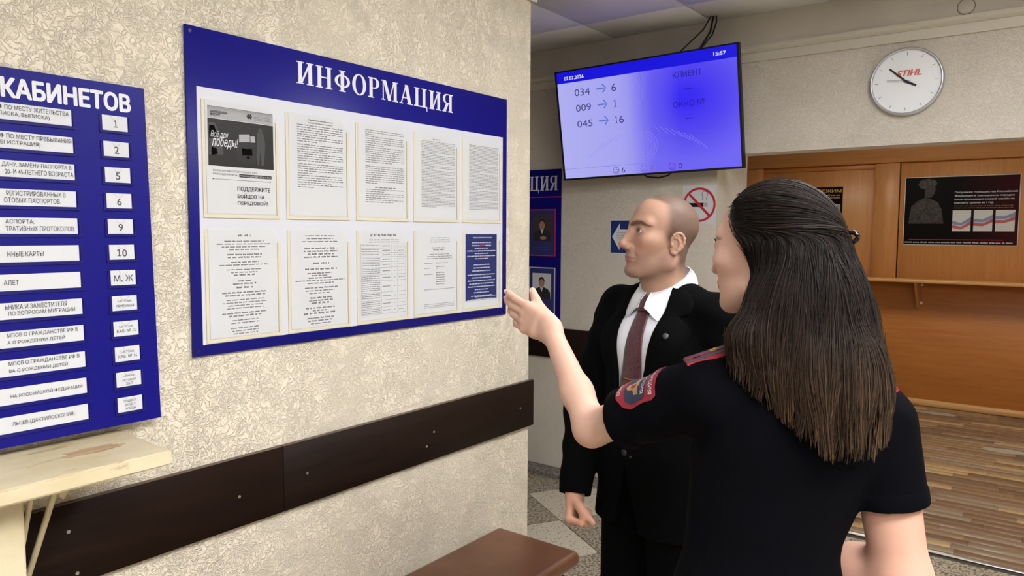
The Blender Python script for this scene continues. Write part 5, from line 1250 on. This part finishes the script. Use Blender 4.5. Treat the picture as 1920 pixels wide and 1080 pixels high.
# body: head, neck, hands and the figure under the clothes in one mesh
nk_a, nk_b = MH.loc(A_([MT.out((0.004, 0, 1.5))]))[0], MH.loc(A_([MT.out((-0.02, 0, 1.36))]))[0]
def m_head(P):
    q = MH.loc(P); return smin(head_sdf(q, True, ((-0.02, 0, -0.045), tuple(nk_a), 0.054, 0.056)), rc(q, nk_a, nk_b, 0.056, 0.075), 0.02)
lo, hi = box_of([MH.out(p) for p in ((0.125, 0, 0), (-0.115, 0, 0), (0, 0.095, 0.12), (0, -0.095, 0.12))]+[MT.out((0.06, 0.06, 1.38)), MT.out((-0.09, -0.06, 1.38))], 0.03)
V, Q = nets(m_head, lo, hi, 0.0023); q = MH.loc(V)
col = face_colour(q, (166, 132, 112), (164, 104, 98), (50, 38, 32), True)
zz = q[:, 2]; xb = np.interp(zz, [-0.2, -0.09, -0.05, -0.03, 0.0, 0.03, 0.085, 0.094, 0.1, 0.12], [-0.05, -0.035, -0.03, 0.0, 0.018, 0.018, 0.02, 0.034, 0.05, 0.055])
hairm = ss(xb-q[:, 0], -0.014, 0.016)*ss(zz, -0.125, -0.06)
qe = q.copy(); qe[:, 1] = np.abs(qe[:, 1]); hairm = hairm*ss(ear_sdf(qe), 0.001, 0.005)
grain = 0.9+0.2*np.sin(q[:, 0]*2100+np.sin(zz*1700)*2)*np.sin(q[:, 1]*1900)
col = lerpc(col, hairm*0.9, (74, 66, 58))
beard = ss(-zz, 0.035, 0.065)*ss(q[:, 0], -0.02, 0.02)*(1-ss(-zz, 0.115, 0.135)); lipz = np.exp(-((zz+0.068)/0.008)**2)*ss(q[:, 0], 0.08, 0.09)
col = lerpc(col, np.clip(beard*0.55*(1-lipz), 0, 1)*grain, (112, 92, 80)); parts = [(V, Q, col)]
def flat_col(n, rgb): return np.tile(L3(rgb), (n, 1))
wk, ek = MT.out(wR), MT.out(eR); dR = (wk-ek)/np.linalg.norm(wk-ek)
chR, nailsR = hand_prims(wk+dR*0.0, dR+A_((0.08, -0.1, 0)), MT.out((1, 0.35, 0))-MT.out((0, 0, 0)), False, [(72, 92, 50), (76, 94, 52), (80, 94, 52), (82, 94, 52)], (14, 40, 20), 0.98)
def handR_sdf(P): return smin(hand_sdf(P, chR), rc(P, ek+(wk-ek)*0.5, wk+dR*0.015, 0.036, 0.025), 0.02)
lo, hi = box_of(np.concatenate([A_(c[1]) for c in chR]), 0.02); hi[2] += 0.05
V, Q = nets(handR_sdf, lo, hi, 0.0022); col = flat_col(len(V), (190, 146, 122)); kn = np.min([np.linalg.norm(V-c[1][1], axis=1) for c in chR if c[0] == 'finger'], 0); col = lerpc(col, 0.4*np.exp(-(kn/0.01)**2), (176, 112, 92)); parts.append((V, Q, col))
wk2, ek2 = MT.out(wL), MT.out(eL); dL = (wk2-ek2)/np.linalg.norm(wk2-ek2)
chL, _n = hand_prims(wk2+dL*0.01, dL, MT.out((1, -0.35, 0))-MT.out((0, 0, 0)), True, (40, 50, 30), (25, 30, 20), 1.02)
def handL_sdf(P): return smin(hand_sdf(P, chL), rc(P, ek2+(wk2-ek2)*0.5, wk2+dL*0.015, 0.036, 0.025), 0.02)
lo, hi = box_of(np.concatenate([A_(c[1]) for c in chL]), 0.02); hi[2] += 0.05
V, Q = nets(handL_sdf, lo, hi, 0.004); parts.append((V, Q, flat_col(len(V), (190, 146, 122))))
def m_core(P):
    q = MT.loc(P); d = smin(m_torso(q, -0.03), rc(q, (-0.01, 0, 1.38), (-0.012, 0, 1.5), 0.055, 0.05), 0.03)
    for s, e, w in ((sR, eR, wR), (sL, eL, wL)): d = smin(d, chain(q, [s, e, w], [0.048, 0.038, 0.026], 0.02), 0.02)
    for s in (-1, 1): d = smin(d, chain(q, [(0, s*0.085, 0.9), (0.015, s*0.1, 0.5), (0, s*0.11, 0.1)], [0.085, 0.06, 0.045], 0.03), 0.03)
    return d
lo, hi = box_of(kpts, 0.06); lo[2] = 0.04; hi[2] = 1.56
V, Q = nets(m_core, lo, hi, 0.013, 1); parts.append((V, Q, flat_col(len(V), (190, 146, 122))))
V, Q, col = joined(parts); np_mesh('body', V, Q, M_SKIN, man, col)
for s in (-1, 1): eye_mesh((0.0708, s*0.0328, 0.0095), MH, (1.0, 0.12, 0.05), man)
M_NAIL = mat('fingernail_skin', (222, 182, 168), 0.3)
nail_meshes(nailsR, 1.02, M_NAIL, man)
# ------------------------------------------------------------------ the woman in dark uniform
wom = empty('person', tuple(k2w((0.472, 1.225, 0)))); tag(wom, 'woman in dark short-sleeved uniform with long brown hair pointing at the board', 'person')
WT = Pose((0.472, 1.225, 0), (-0.05, 1.0)); WH = Pose((0.432, 1.27, 1.588), (-0.62, 0.785), 0.0, 0.0, 0.93)
usL, ueL, uwL = A_((0.325, 1.235, 1.352)), A_((0.158, 1.44, 1.236)), A_((0.087, 1.605, 1.404))
usR, ueR, uwR = A_((0.598, 1.2, 1.318)), A_((0.632, 1.168, 1.06)), A_((0.525, 1.36, 1.02))
M_UNIF = cloth('dark_navy_uniform_cloth', (5, 5, 9), 0.95, 0.0); k = NT(M_UNIF); v = k.coord()
wr_ = k.noise(v, 9, 3, 0.5, 0.8); k.bump(wr_, 0.35, 0.012)
def w_torso(q):
    q = q.copy(); q[:, 1] -= 0.055*ss(1.34-q[:, 2], 0.0, 0.3)        # weight on the left leg
    qa = q.copy(); qa[:, 1] = np.abs(qa[:, 1])
    d = ell(q, (0.0, 0, 1.25), (0.102, 0.15, 0.175))
    d = smin(d, ell(qa, (0.07, 0.07, 1.235), (0.06, 0.065, 0.06)), 0.04)
    d = smin(d, ell(q, (-0.03, 0, 1.3), (0.08, 0.13, 0.1)), 0.05)
    d = smin(d, ell(q, (0.0, 0, 1.08), (0.092, 0.124, 0.2)), 0.06)
    d = smin(d, ell(q, (-0.012, 0, 0.92), (0.118, 0.168, 0.17)), 0.07)
    d = smin(d, rc(q, (-0.01, 0.05, 1.408), (-0.005, 0.15, 1.358), 0.042, 0.046), 0.05)
    return smin(d, rc(q, (-0.01, -0.05, 1.4), (-0.01, -0.128, 1.33), 0.042, 0.046), 0.05)
cutL = usL+(ueL-usL)*0.68; axL = (ueL-usL)/np.linalg.norm(ueL-usL)
cutR = usR+(ueR-usR)*0.52; axR = (ueR-usR)/np.linalg.norm(ueR-usR)
axR2 = axR+A_((0.0, 0.05, 0.0)); axR2 /= np.linalg.norm(axR2)
def blouse_sdf(P):
    d = w_torso(WT.loc(P))
    sl = rc(P, usL, cutL+axL*0.05, 0.062, 0.053); sl = sl+0.0018*np.sin(P @ axL*90+P[:, 2]*40)
    sl = sl-0.0025*ss((P-cutL) @ axL, -0.027, -0.024); sl = smax(sl, (P-cutL) @ axL, 0.003)
    sr = rc(P, usR+A_((0, 0, -0.005)), cutR+axR*0.05, 0.06, 0.056); sr = sr-0.0025*ss((P-cutR) @ axR2, -0.027, -0.024); sr = smax(sr, (P-cutR) @ axR2, 0.003)
    nearL = ss((P-usL) @ axL, 0.02, 0.12); 
    d = smin(d, sl, 0.022); d = smin(d, sr, 0.012)
    q = WT.loc(P)
    d = smax(d, -rc(q, (0.01, 0, 1.44), (0.02, 0, 1.55), 0.05, 0.06), 0.004)
    return smax(d, 0.86-P[:, 2], 0.004)
lo, hi = box_of([usL, cutL, usR, cutR, WT.out((0.14, 0.23, 0.9)), WT.out((-0.14, -0.15, 0.9)), WT.out((0.14, 0, 1.45))], 0.068); lo[2] = 0.84; hi[2] = 1.475
V, Q = nets(blouse_sdf, lo, hi, 0.005, 1); blouse = np_mesh('uniform_blouse', V, Q, M_UNIF, wom)
def wtr_sdf(P):
    q = WT.loc(P); q[:, 1] -= 0.055; d = None
    for s in (-1, 1):
        e = chain(q, [(-0.005, s*0.08, 0.85), (0.01, s*0.085, 0.48), (-0.01, s*0.09, 0.05)], [0.1, 0.078, 0.065], 0.04); d = e if d is None else smin(d, e, 0.02)
    d = smin(d, ell(q, (-0.012, 0, 0.88), (0.115, 0.165, 0.14)), 0.04)
    return smax(smax(d, 0.03-q[:, 2], 0.003), q[:, 2]-0.9, 0.003)
lo, hi = box_of([WT.out(p) for p in ((0.13, 0.24, 0), (0.13, -0.13, 0), (-0.13, 0.24, 0.9), (-0.13, -0.13, 0.93))], 0.05); lo[2] = 0.0
V, Q = nets(wtr_sdf, lo, hi, 0.008, 1); np_mesh('trousers', V, Q, M_UNIF, wom)
WT2 = Pose((0.419, 1.222, 0), (-0.05, 1.0)); shoes(WT2, wom, 0.88, 0.09)
# pocket flap on the back and side seam
def drape(P, n, sdf, lift=0.0008, up=0.07):
    P = A_(P)+A_(n)*up
    for _ in range(50): P = P-A_(n)*(sdf(P)*0.9)[:, None]
    return P+grad(sdf, P)*lift
def patch_poly(c, a, b, n, pts, name, m, parent, lift, sdf, rings=7):
    """star shaped polygon (u along b, v along a) laid on the cloth"""
    pts = A_(pts, float); dense = []
    for i in range(len(pts)):
        for t in np.linspace(0, 1, 5, endpoint=False): dense.append(pts[i]*(1-t)+pts[(i+1) % len(pts)]*t)
    dense = A_(dense); cen = pts.mean(0); P = [cen]; nb = len(dense)
    for r in range(1, rings+1): P += list(cen+(dense-cen)*r/rings)
    P = A_(P); W3 = c+P[:, :1]*b+P[:, 1:]*a; W3 = drape(W3, n, sdf, lift)
    F_ = [(0, 1+j, 1+(j+1) % nb, 1+(j+1) % nb) for j in range(nb)]
    tri = A_([(0, 1+j, 1+(j+1) % nb) for j in range(nb)])
    quads = A_([(1+(r-1)*nb+j, 1+r*nb+j, 1+r*nb+(j+1) % nb, 1+(r-1)*nb+(j+1) % nb) for r in range(1, rings) for j in range(nb)])
    allt = np.concatenate([tri, quads[:, [0, 1, 2]], quads[:, [0, 2, 3]]])
    return np_mesh(name, W3, allt, m, parent)
def patch_text(c, a, b, n, body, u0, v0, u1, v1, name, m, parent, lift, sdf, bold=0.02):
    vs, fs = glyphs(body, bold); lo, hi = vs[:, :2].min(0), vs[:, :2].max(0)
    uv = (vs[:, :2]-lo)/(hi-lo)*A_((u1-u0, v1-v0))+A_((u0, v0)); W3 = drape(c+uv[:, :1]*b+uv[:, 1:]*a, n, sdf, lift)
    return np_mesh(name, W3, A_([f[:3] for f in fs if len(f) == 3]+[(f[0], f[i], f[i+1]) for f in fs if len(f) > 3 for i in range(1, len(f)-1)]), m, parent, smooth=False)
pc = usL+(ueL-usL)*0.37; pa = -axL                         # patch top points to the shoulder
pn = A_((-0.1, -0.6, 0.8)); pn -= axL*(pn @ axL); pn /= np.linalg.norm(pn); pbv = np.cross(pa, pn)
M_PRED = mat('patch_red_thread', (138, 28, 42), 0.7); M_PNAVY = mat('patch_navy_thread', (34, 40, 66), 0.8); M_PGOLD = mat('patch_gold_thread', (150, 120, 78), 0.6); M_PWHITE = mat('patch_white_thread', (176, 172, 176), 0.7)
shield = [(-0.034, 0.05), (0.034, 0.05), (0.039, 0.04), (0.039, -0.012), (0.033, -0.034), (0.018, -0.05), (0.0, -0.056), (-0.018, -0.05), (-0.033, -0.034), (-0.039, -0.012), (-0.039, 0.04)]
pt0 = patch_poly(pc, pa, pbv, pn, shield, 'sleeve_patch', M_PRED, wom, 0.0012, blouse_sdf)
patch_poly(pc, pa, pbv, pn, [(x*0.91, y*0.92) for x, y in [(-0.034, 0.028), (0.034, 0.028), (0.037, 0.02), (0.037, -0.012), (0.028, -0.03), (0.0, -0.037), (-0.028, -0.03), (-0.037, -0.012), (-0.037, 0.02)]], 'patch_field', M_PNAVY, pt0, 0.0017, blouse_sdf)
patch_poly(pc, pa, pbv, pn, [(-0.0335, 0.046), (0.0335, 0.046), (0.036, 0.031), (-0.036, 0.031)], 'patch_band', mat('patch_crimson_thread', (120, 26, 42), 0.7), pt0, 0.0018, blouse_sdf)
patch_text(pc, pa, pbv, pn, 'ПОЛИЦИЯ', -0.031, 0.0335, 0.031, 0.0435, 'patch_lettering', M_PWHITE, pt0, 0.0025, blouse_sdf)
patch_text(pc, pa, pbv, pn, 'РОССИЯ', -0.025, 0.0135, 0.025, 0.0235, 'patch_lettering', M_PWHITE, pt0, 0.0025, blouse_sdf)
patch_text(pc, pa, pbv, pn, 'МВД', -0.013, -0.0495, 0.013, -0.0405, 'patch_lettering', M_PWHITE, pt0, 0.0025, blouse_sdf)
patch_poly(pc, pa, pbv, pn, [(0, 0.006), (0.004, 0.0), (0.022, 0.008), (0.02, -0.004), (0.008, -0.011), (0.006, -0.024), (0, -0.028), (-0.006, -0.024), (-0.008, -0.011), (-0.02, -0.004), (-0.022, 0.008), (-0.004, 0.0)], 'eagle_emblem', M_PGOLD, pt0, 0.0024, blouse_sdf)
patch_poly(pc, pa, pbv, pn, [(0, -0.004), (0.005, -0.007), (0.004, -0.014), (0, -0.018), (-0.004, -0.014), (-0.005, -0.007)], 'emblem_shield', M_PRED, pt0, 0.003, blouse_sdf)
# shoulder boards
M_EPG = mat('grey_blue_shoulder_board', (62, 60, 74), 0.6); M_EPR = mat('red_piping', (150, 24, 38), 0.6); M_GOLD = mat('gilt_star', (212, 176, 96), 0.35, 0.7)
def shoulder_board(p0, p1, side):
    p0, p1 = A_(p0), A_(p1); a = (p1-p0)/np.linalg.norm(p1-p0); L_ = np.linalg.norm(p1-p0)
    w = np.cross((0, 0, 1.0), a); w /= np.linalg.norm(w); n = np.cross(a, w); w = w; n = n if n[2] > 0 else -n
    def slab(name, l0, l1, hw, h0, h1, m, par):
        pts = [(l0, -hw), (l1-0.01, -hw), (l1, -hw*0.5), (l1, hw*0.5), (l1-0.01, hw), (l0, hw)]
        V = [p0+a*x+w*y+n*(h-0.35*y*y*10*0.3) for h in (h0, h1) for x, y in pts]; k_ = len(pts)
        me = bpy.data.meshes.new(name); me.from_pydata([tuple(x) for x in k2w(A_(V))], [], [tuple(range(k_))[::-1], tuple(range(k_, 2*k_))]+[(i, (i+1) % k_, k_+(i+1) % k_, k_+i) for i in range(k_)]); me.materials.append(m)
        return link(bpy.data.objects.new(name, me), par, True)
    base = slab('shoulder_board', 0, L_, 0.026, -0.004, 0.002, M_EPR, wom)
    slab('board_top', 0.002, L_-0.004, 0.0225, 0.0021, 0.0036, M_EPG, base)
    slab('board_stripe', 0.004, L_-0.006, 0.0035, 0.0037, 0.0044, M_EPR, base)
    for x in (0.45, 0.68):
        V = []
        for h in (0.0044, 0.007):
            for i in range(10):
                r = 0.0085 if i % 2 == 0 else 0.0038; V.append(p0+a*(L_*x+r*math.cos(i*math.pi/5))+w*(r*math.sin(i*math.pi/5))+n*h)
        me = bpy.data.meshes.new('star'); me.from_pydata([tuple(x_) for x_ in k2w(A_(V))], [], [tuple(range(9, -1, -1)), tuple(range(10, 20))]+[(i, (i+1) % 10, 10+(i+1) % 10, 10+i) for i in range(10)]); me.materials.append(M_GOLD)
        link(bpy.data.objects.new('star', me), base, True)
shoulder_board((0.29, 1.235, 1.404), (0.397, 1.225, 1.442), 1)
shoulder_board((0.618, 1.195, 1.372), (0.535, 1.205, 1.425), -1)
# body: head, neck, arms and hands in one mesh
wn_a = WH.loc(A_([WT.out((0.02, 0, 1.46))]))[0]; wn_b = WH.loc(A_([WT.out((0.0, 0, 1.36))]))[0]
def w_head(P):
    q = WH.loc(P); return smin(head_sdf(q, False, ((-0.025, 0, -0.05), tuple(wn_a), 0.046, 0.048), ear=False), rc(q, wn_a, wn_b, 0.048, 0.07), 0.02)*0.93
lo, hi = box_of([WH.out(p) for p in ((0.12, 0, 0), (-0.11, 0, 0), (0, 0.08, 0.118), (0, -0.08, 0.118))]+[WT.out((0.05, 0.05, 1.38)), WT.out((-0.05, -0.05, 1.38))], 0.035)
V, Q = nets(w_head, lo, hi, 0.0026); q = WH.loc(V); parts = [(V, Q, face_colour(q, (208, 170, 152), (190, 96, 100), (84, 62, 52), False))]
dW = A_((-0.112, 0.105, 0.05)); sW = A_((0.06, 0.02, 1.0))
chW, nailsW = hand_prims(uwL, dW, sW, True, [(2, 14, 10), (6, 18, 12), (10, 22, 14), (14, 26, 16)], (13, 16, -10), 0.95, 0.015)
def armW_sdf(P):
    d = chain(P, [usL+axL*0.08, ueL, ueL+(uwL-ueL)*0.35, uwL], [0.042, 0.0335, 0.03, 0.0205], 0.022)
    return smin(d, hand_sdf(P, chW), 0.02)
hp = np.concatenate([A_(c[1]) for c in chW])
def only(lo, hi): return lo, hi
lo, hi = box_of(np.concatenate([hp, [usL+axL*0.1, ueL]]), 0.05); V, Q = nets(armW_sdf, lo, hi, 0.0024, 1)
wskin = (205, 168, 149)
def wcol(V, ch):
    c = np.tile(L3(wskin), (len(V), 1))
    for kind, pts, rad in ch:
        if kind == 'finger':
            for j in (1, 2): c = lerpc(c, 0.3*np.exp(-(np.linalg.norm(V-pts[j-1 if j == 1 else 1], axis=1)/0.009)**2), (206, 136, 120))
            c = lerpc(c, 0.35*np.exp(-(np.linalg.norm(V-pts[3], axis=1)/0.012)**2), (220, 146, 134))
    return c
elb = np.exp(-(np.linalg.norm(V-(ueL+A_((-0.01, 0.0, -0.03))), axis=1)/0.03)**2); parts.append((V, Q, lerpc(wcol(V, chW), elb*0.4, (222, 150, 130))))
chU, nailsU = hand_prims(uwR, uwR-ueR, A_((0, 0, 1.0)), False, (25, 35, 20), (30, 15, 10), 0.88)
def armR_sdf(P): return smin(chain(P, [usR, ueR, ueR+(uwR-ueR)*0.35, uwR], [0.049, 0.0425, 0.04, 0.0235], 0.03), hand_sdf(P, chU), 0.02)
lo, hi = box_of(np.concatenate([[usR, ueR, uwR], np.concatenate([A_(c[1]) for c in chU])]), 0.055); V, Q = nets(armR_sdf, lo, hi, 0.0042, 1); parts.append((V, Q, np.tile(L3((206, 160, 140)), (len(V), 1))))
def w_core(P):
    q = WT.loc(P); d = w_torso(q)+0.02
    q[:, 1] -= 0.055
    for s in (-1, 1): d = smin(d, chain(q, [(0, s*0.08, 0.85), (0.01, s*0.085, 0.48), (-0.01, s*0.09, 0.08)], [0.08, 0.055, 0.04], 0.03), 0.03)
    return d
lo, hi = box_of([WT.out((0.15, 0.19, 0.05)), WT.out((-0.15, -0.19, 1.44)), WT.out((-0.15, 0.19, 1.44)), WT.out((0.15, -0.19, 1.44))], 0.03); V, Q = nets(w_core, lo, hi, 0.014, 1); parts.append((V, Q, np.tile(L3(wskin), (len(V), 1))))
V, Q, col = joined(parts); np_mesh('body', V, Q, M_SKIN, wom, col)
for s in (-1, 1): eye_mesh((0.0708, s*0.0328, 0.0095), WH, (1.0, 0.25, 0.0), wom)
M_NAILW = mat('pale_pink_nail', (236, 202, 206), 0.2); nail_meshes(nailsW, 0.88, M_NAILW, wom, 0.0058, 0.0085)
# eyelashes
V = []; Qe = []
for s in (-1, 1):
    for i in range(22):
        t = i/21; y = 0.021+0.026*t; z = 0.0145+0.001*math.sin(t*math.pi); x = 0.0835-0.012*t*t
        p0 = A_((x, s*y, z)); p1 = p0+A_((0.006*(1-0.5*t), s*0.004*t, 0.0035)); p2 = p1+A_((0.002*(1-0.5*t), s*0.003*t, 0.0045)); b0 = len(V)
        for p, w in ((p0, 0.0005), (p1, 0.0004), (p2, 0.0001)): V += [p-A_((0, w, 0)), p+A_((0, w, 0))]
        Qe += [(b0, b0+1, b0+3, b0+2), (b0+2, b0+3, b0+5, b0+4)]
np_mesh('eyelashes', WH.out(A_(V)), A_(Qe), mat('lash_black', (22, 18, 18), 0.6), wom)['kind'] = 'stuff'
# ---- hair
def hair_lim(P): return 1.318+np.maximum(0, 0.46-P[:, 0])*0.95+np.maximum(0, P[:, 0]-0.53)*0.7
def hair_sdf(P):
    q = WH.loc(P); x, y, z = q.T
    cap = ell(q, (-0.02, 0, 0.039), (0.097, 0.086, 0.086))
    cap = smin(cap, ell(q, (-0.062, 0.0, 0.03), (0.056, 0.07, 0.06)), 0.03)
    xh = np.interp(z, [-0.06, -0.035, -0.015, 0.01, 0.04, 0.07, 0.095, 0.12], [-0.042, -0.036, -0.022, -0.003, 0.024, 0.046, 0.066, 0.09])
    cap = smax(cap, (x-xh)*0.75, 0.012)
    d = smax(cap, -0.09-z, 0.02)
    h = ell(P, (0.474, 1.2, 1.53), (0.074, 0.064, 0.12))
    h = smin(h, ell(P, (0.478, 1.155, 1.45), (0.088, 0.052, 0.12)), 0.04)
    h = smin(h, ell(P, (0.495, 1.118, 1.375), (0.074, 0.046, 0.09)), 0.04)
    h = smin(h, chain(P, [(0.442, 1.2, 1.57), (0.414, 1.19, 1.51), (0.382, 1.175, 1.45), (0.4, 1.155, 1.405)], [0.02, 0.026, 0.03, 0.02], 0.02), 0.03)
    d = smin(d, h, 0.03)
    return smax(d, hair_lim(P)-P[:, 2], 0.02)
lo, hi = box_of([(0.33, 1.05, 1.3), (0.64, 1.39, 1.73)], 0.02)
V, Q = nets(hair_sdf, lo, hi, 0.005, 1)
def hair_tint(P, rnd_=None):
    t = ss(1.6-P[:, 2], 0.05, 0.3)
    c = L3((22, 16, 13))*(1-t[:, None])+L3((56, 42, 30))*t[:, None]
    return c if rnd_ is None else c*rnd_[:, None]
M_HAIR = mat('brown_hair', (50, 36, 28), 0.5, spec=0.22); k = NT(M_HAIR); a = k.n('ShaderNodeAttribute'); a.attribute_name = 'tint'; k.color(a.outputs['Color'])
hair = np_mesh('hair', V, Q, M_HAIR, wom, hair_tint(V)*0.75)
rs = np.random.RandomState(5)
CLIP = A_((0.527, 1.185, 1.612))
G = grad(hair_sdf, V, 0.002); q = WH.loc(V)
def strands(P, steps, step, off0, rad, tintvar, free):
    N = len(P); ph = rs.rand(N)*6.28; cid = np.floor(P[:, 0]*58+0.9*np.sin(P[:, 2]*21)); cl_ = cid*2.4; cen = (cid+0.5-0.9*np.sin(P[:, 2]*21))/58; stop = rs.rand(N)**1.5*0.085-0.03; hsh = (np.sin(cl_*12.9)*43758.5) % 1.0; off = off0*(0.55*rs.rand(N)+0.7*hsh); tintvar = tintvar*(0.55+0.9*hsh); pts = []
    for s in range(steps):
        q = WH.loc(P); g_ = grad(hair_sdf, P, 0.002); d = hair_sdf(P)
        toc = CLIP+A_((0, 0, 0.006))-P; dist = np.linalg.norm(toc, axis=1); toc /= dist[:, None]+1e-6
        a = ss(q[:, 2], 0.012, 0.045)*ss(dist, 0.012, 0.03)
        down = np.stack([0.11*np.sin(P[:, 2]*17+cl_)+0.04*np.sin(P[:, 2]*36+ph)+0.07*np.sin(ph*3), 0.05*np.sin(P[:, 2]*24+ph*2), -np.ones(N)], 1)
        wv_ = 0.11*np.sin(P[:, 2]*17+cl_); cen = cen+wv_*step*(1-a)
        down[:, 0] += np.clip((cen-P[:, 0])/0.018, -1, 1)*0.22*ss(1.47-P[:, 2], 0.0, 0.1)
        dr = toc*a[:, None]+down*(1-a)[:, None]
        fr_ = ss(free+0.035-P[:, 2], 0.0, 0.03)                       # loose ends hang free
        dr = dr-g_*((dr*g_).sum(1)*(1-fr_))[:, None]; dr /= np.linalg.norm(dr, axis=1)[:, None]+1e-6
        want = off+0.004*(s/steps)*np.sin(ph*5)
        P = P-g_*(np.clip(d-want, -0.01, 0.01)*(1-fr_)*0.8)[:, None] if s else P+g_*off[:, None]
        pts.append(P.copy()); P = P+dr*(step*ss(P[:, 2]-hair_lim(P)-stop, -0.004, 0.012))[:, None]
    pts = np.stack(pts, 1); S = pts.shape[1]
    T = np.gradient(pts, axis=1); T /= np.linalg.norm(T, axis=2)[..., None]+1e-9
    up = A_((0.3, -0.8, 0.5)); A1 = np.cross(T, up); A1 /= np.linalg.norm(A1, axis=2)[..., None]+1e-9; B1 = np.cross(T, A1)
    tt = np.linspace(0, 1, S); w = rad[:, None]*np.clip(np.minimum(tt*8+0.3, (1-tt)*5+0.08), 0, 1)[None]
    ring = np.stack([pts+(A1*math.cos(u)*1.5+B1*math.sin(u))*w[..., None] for u in (0, 2.094, 4.189)], 2)
    VV = ring.reshape(-1, 3); base = (np.arange(N)*S*3)[:, None, None]; i_ = (np.arange(S-1)*3)[None, :, None]; j = np.arange(3)[None, None, :]
    f0 = base+i_+j; f1 = base+i_+(j+1) % 3; QQ = np.stack([f0, f1, f1+3, f0+3], -1).reshape(-1, 4)
    rv = np.repeat(tintvar, S*3); return VV, QQ, hair_tint(VV, rv)
def seeds(n, mask): 
    idx = np.flatnonzero(mask); return V[rs.choice(idx, n)]+rs.randn(n, 3)*0.002
zlim = hair_lim(V)
outp = []
for n, mask, steps, s0, s1, off in ((2600, (q[:, 2] > 0.03), 12, 0.0075, 0.0135, 0.004), (3800, (q[:, 2] < 0.045) & (V[:, 2] > 1.43), 14, 0.01, 0.02, 0.006), (2600, (V[:, 2] < 1.47) & (V[:, 2] > zlim+0.02), 11, 0.008, 0.015, 0.008)):
    P0 = seeds(n, mask); fr0 = hair_lim(P0)
    tv = np.where(rs.rand(n) < 0.14, 1.5+rs.rand(n)*1.0, 0.6+rs.rand(n)*0.7)
    outp.append(strands(P0, steps, s0+(s1-s0)*rs.rand(n), off, 0.00026+0.0005*rs.rand(n)**2, tv, fr0))
V2, Q2, c2 = joined(outp)
hs = np_mesh('hair_strands', V2, Q2, M_HAIR, hair, c2); hs['kind'] = 'stuff'
# claw clip
M_CLIP = mat('glossy_black_clip', (12, 12, 13), 0.12)
def kt(pts): return [tuple(x) for x in k2w(A_(pts))]
c0 = A_((0.522, 1.18, 1.613)); rr_ = A_((0.8, -0.6, 0)); uu = A_((0, 0, 1.0)); ww = A_((0.6, 0.8, 0))
ring_ = [c0+rr_*(0.013+0.008*math.cos(t))+uu*(0.001+0.0075*math.sin(t)) for t in np.linspace(0, 2*math.pi, 15)]
cl = MB().tube(kt(ring_), 0.0038, 8).wbuild('hair_clip', M_CLIP, wom)
for s in (-1, 1):
    arc = [c0+rr_*(0.012*math.cos(t)-0.012)+uu*s*(0.006+0.016*math.sin(t))+ww*0.012*math.cos(t) for t in np.linspace(0, 1.9, 7)]
    MB().tube(kt(arc), [0.0035, 0.0038, 0.0038, 0.0035, 0.003, 0.0025, 0.002], 8).wbuild('claw', M_CLIP, cl)
MB().tube(kt([c0-rr_*0.002+uu*0.018, c0+rr_*0.004, c0-rr_*0.002-uu*0.018]), 0.0035, 8).wbuild('hinge', M_CLIP, cl)
bpy.data.objects.remove(_txto); bpy.data.curves.remove(_txt)
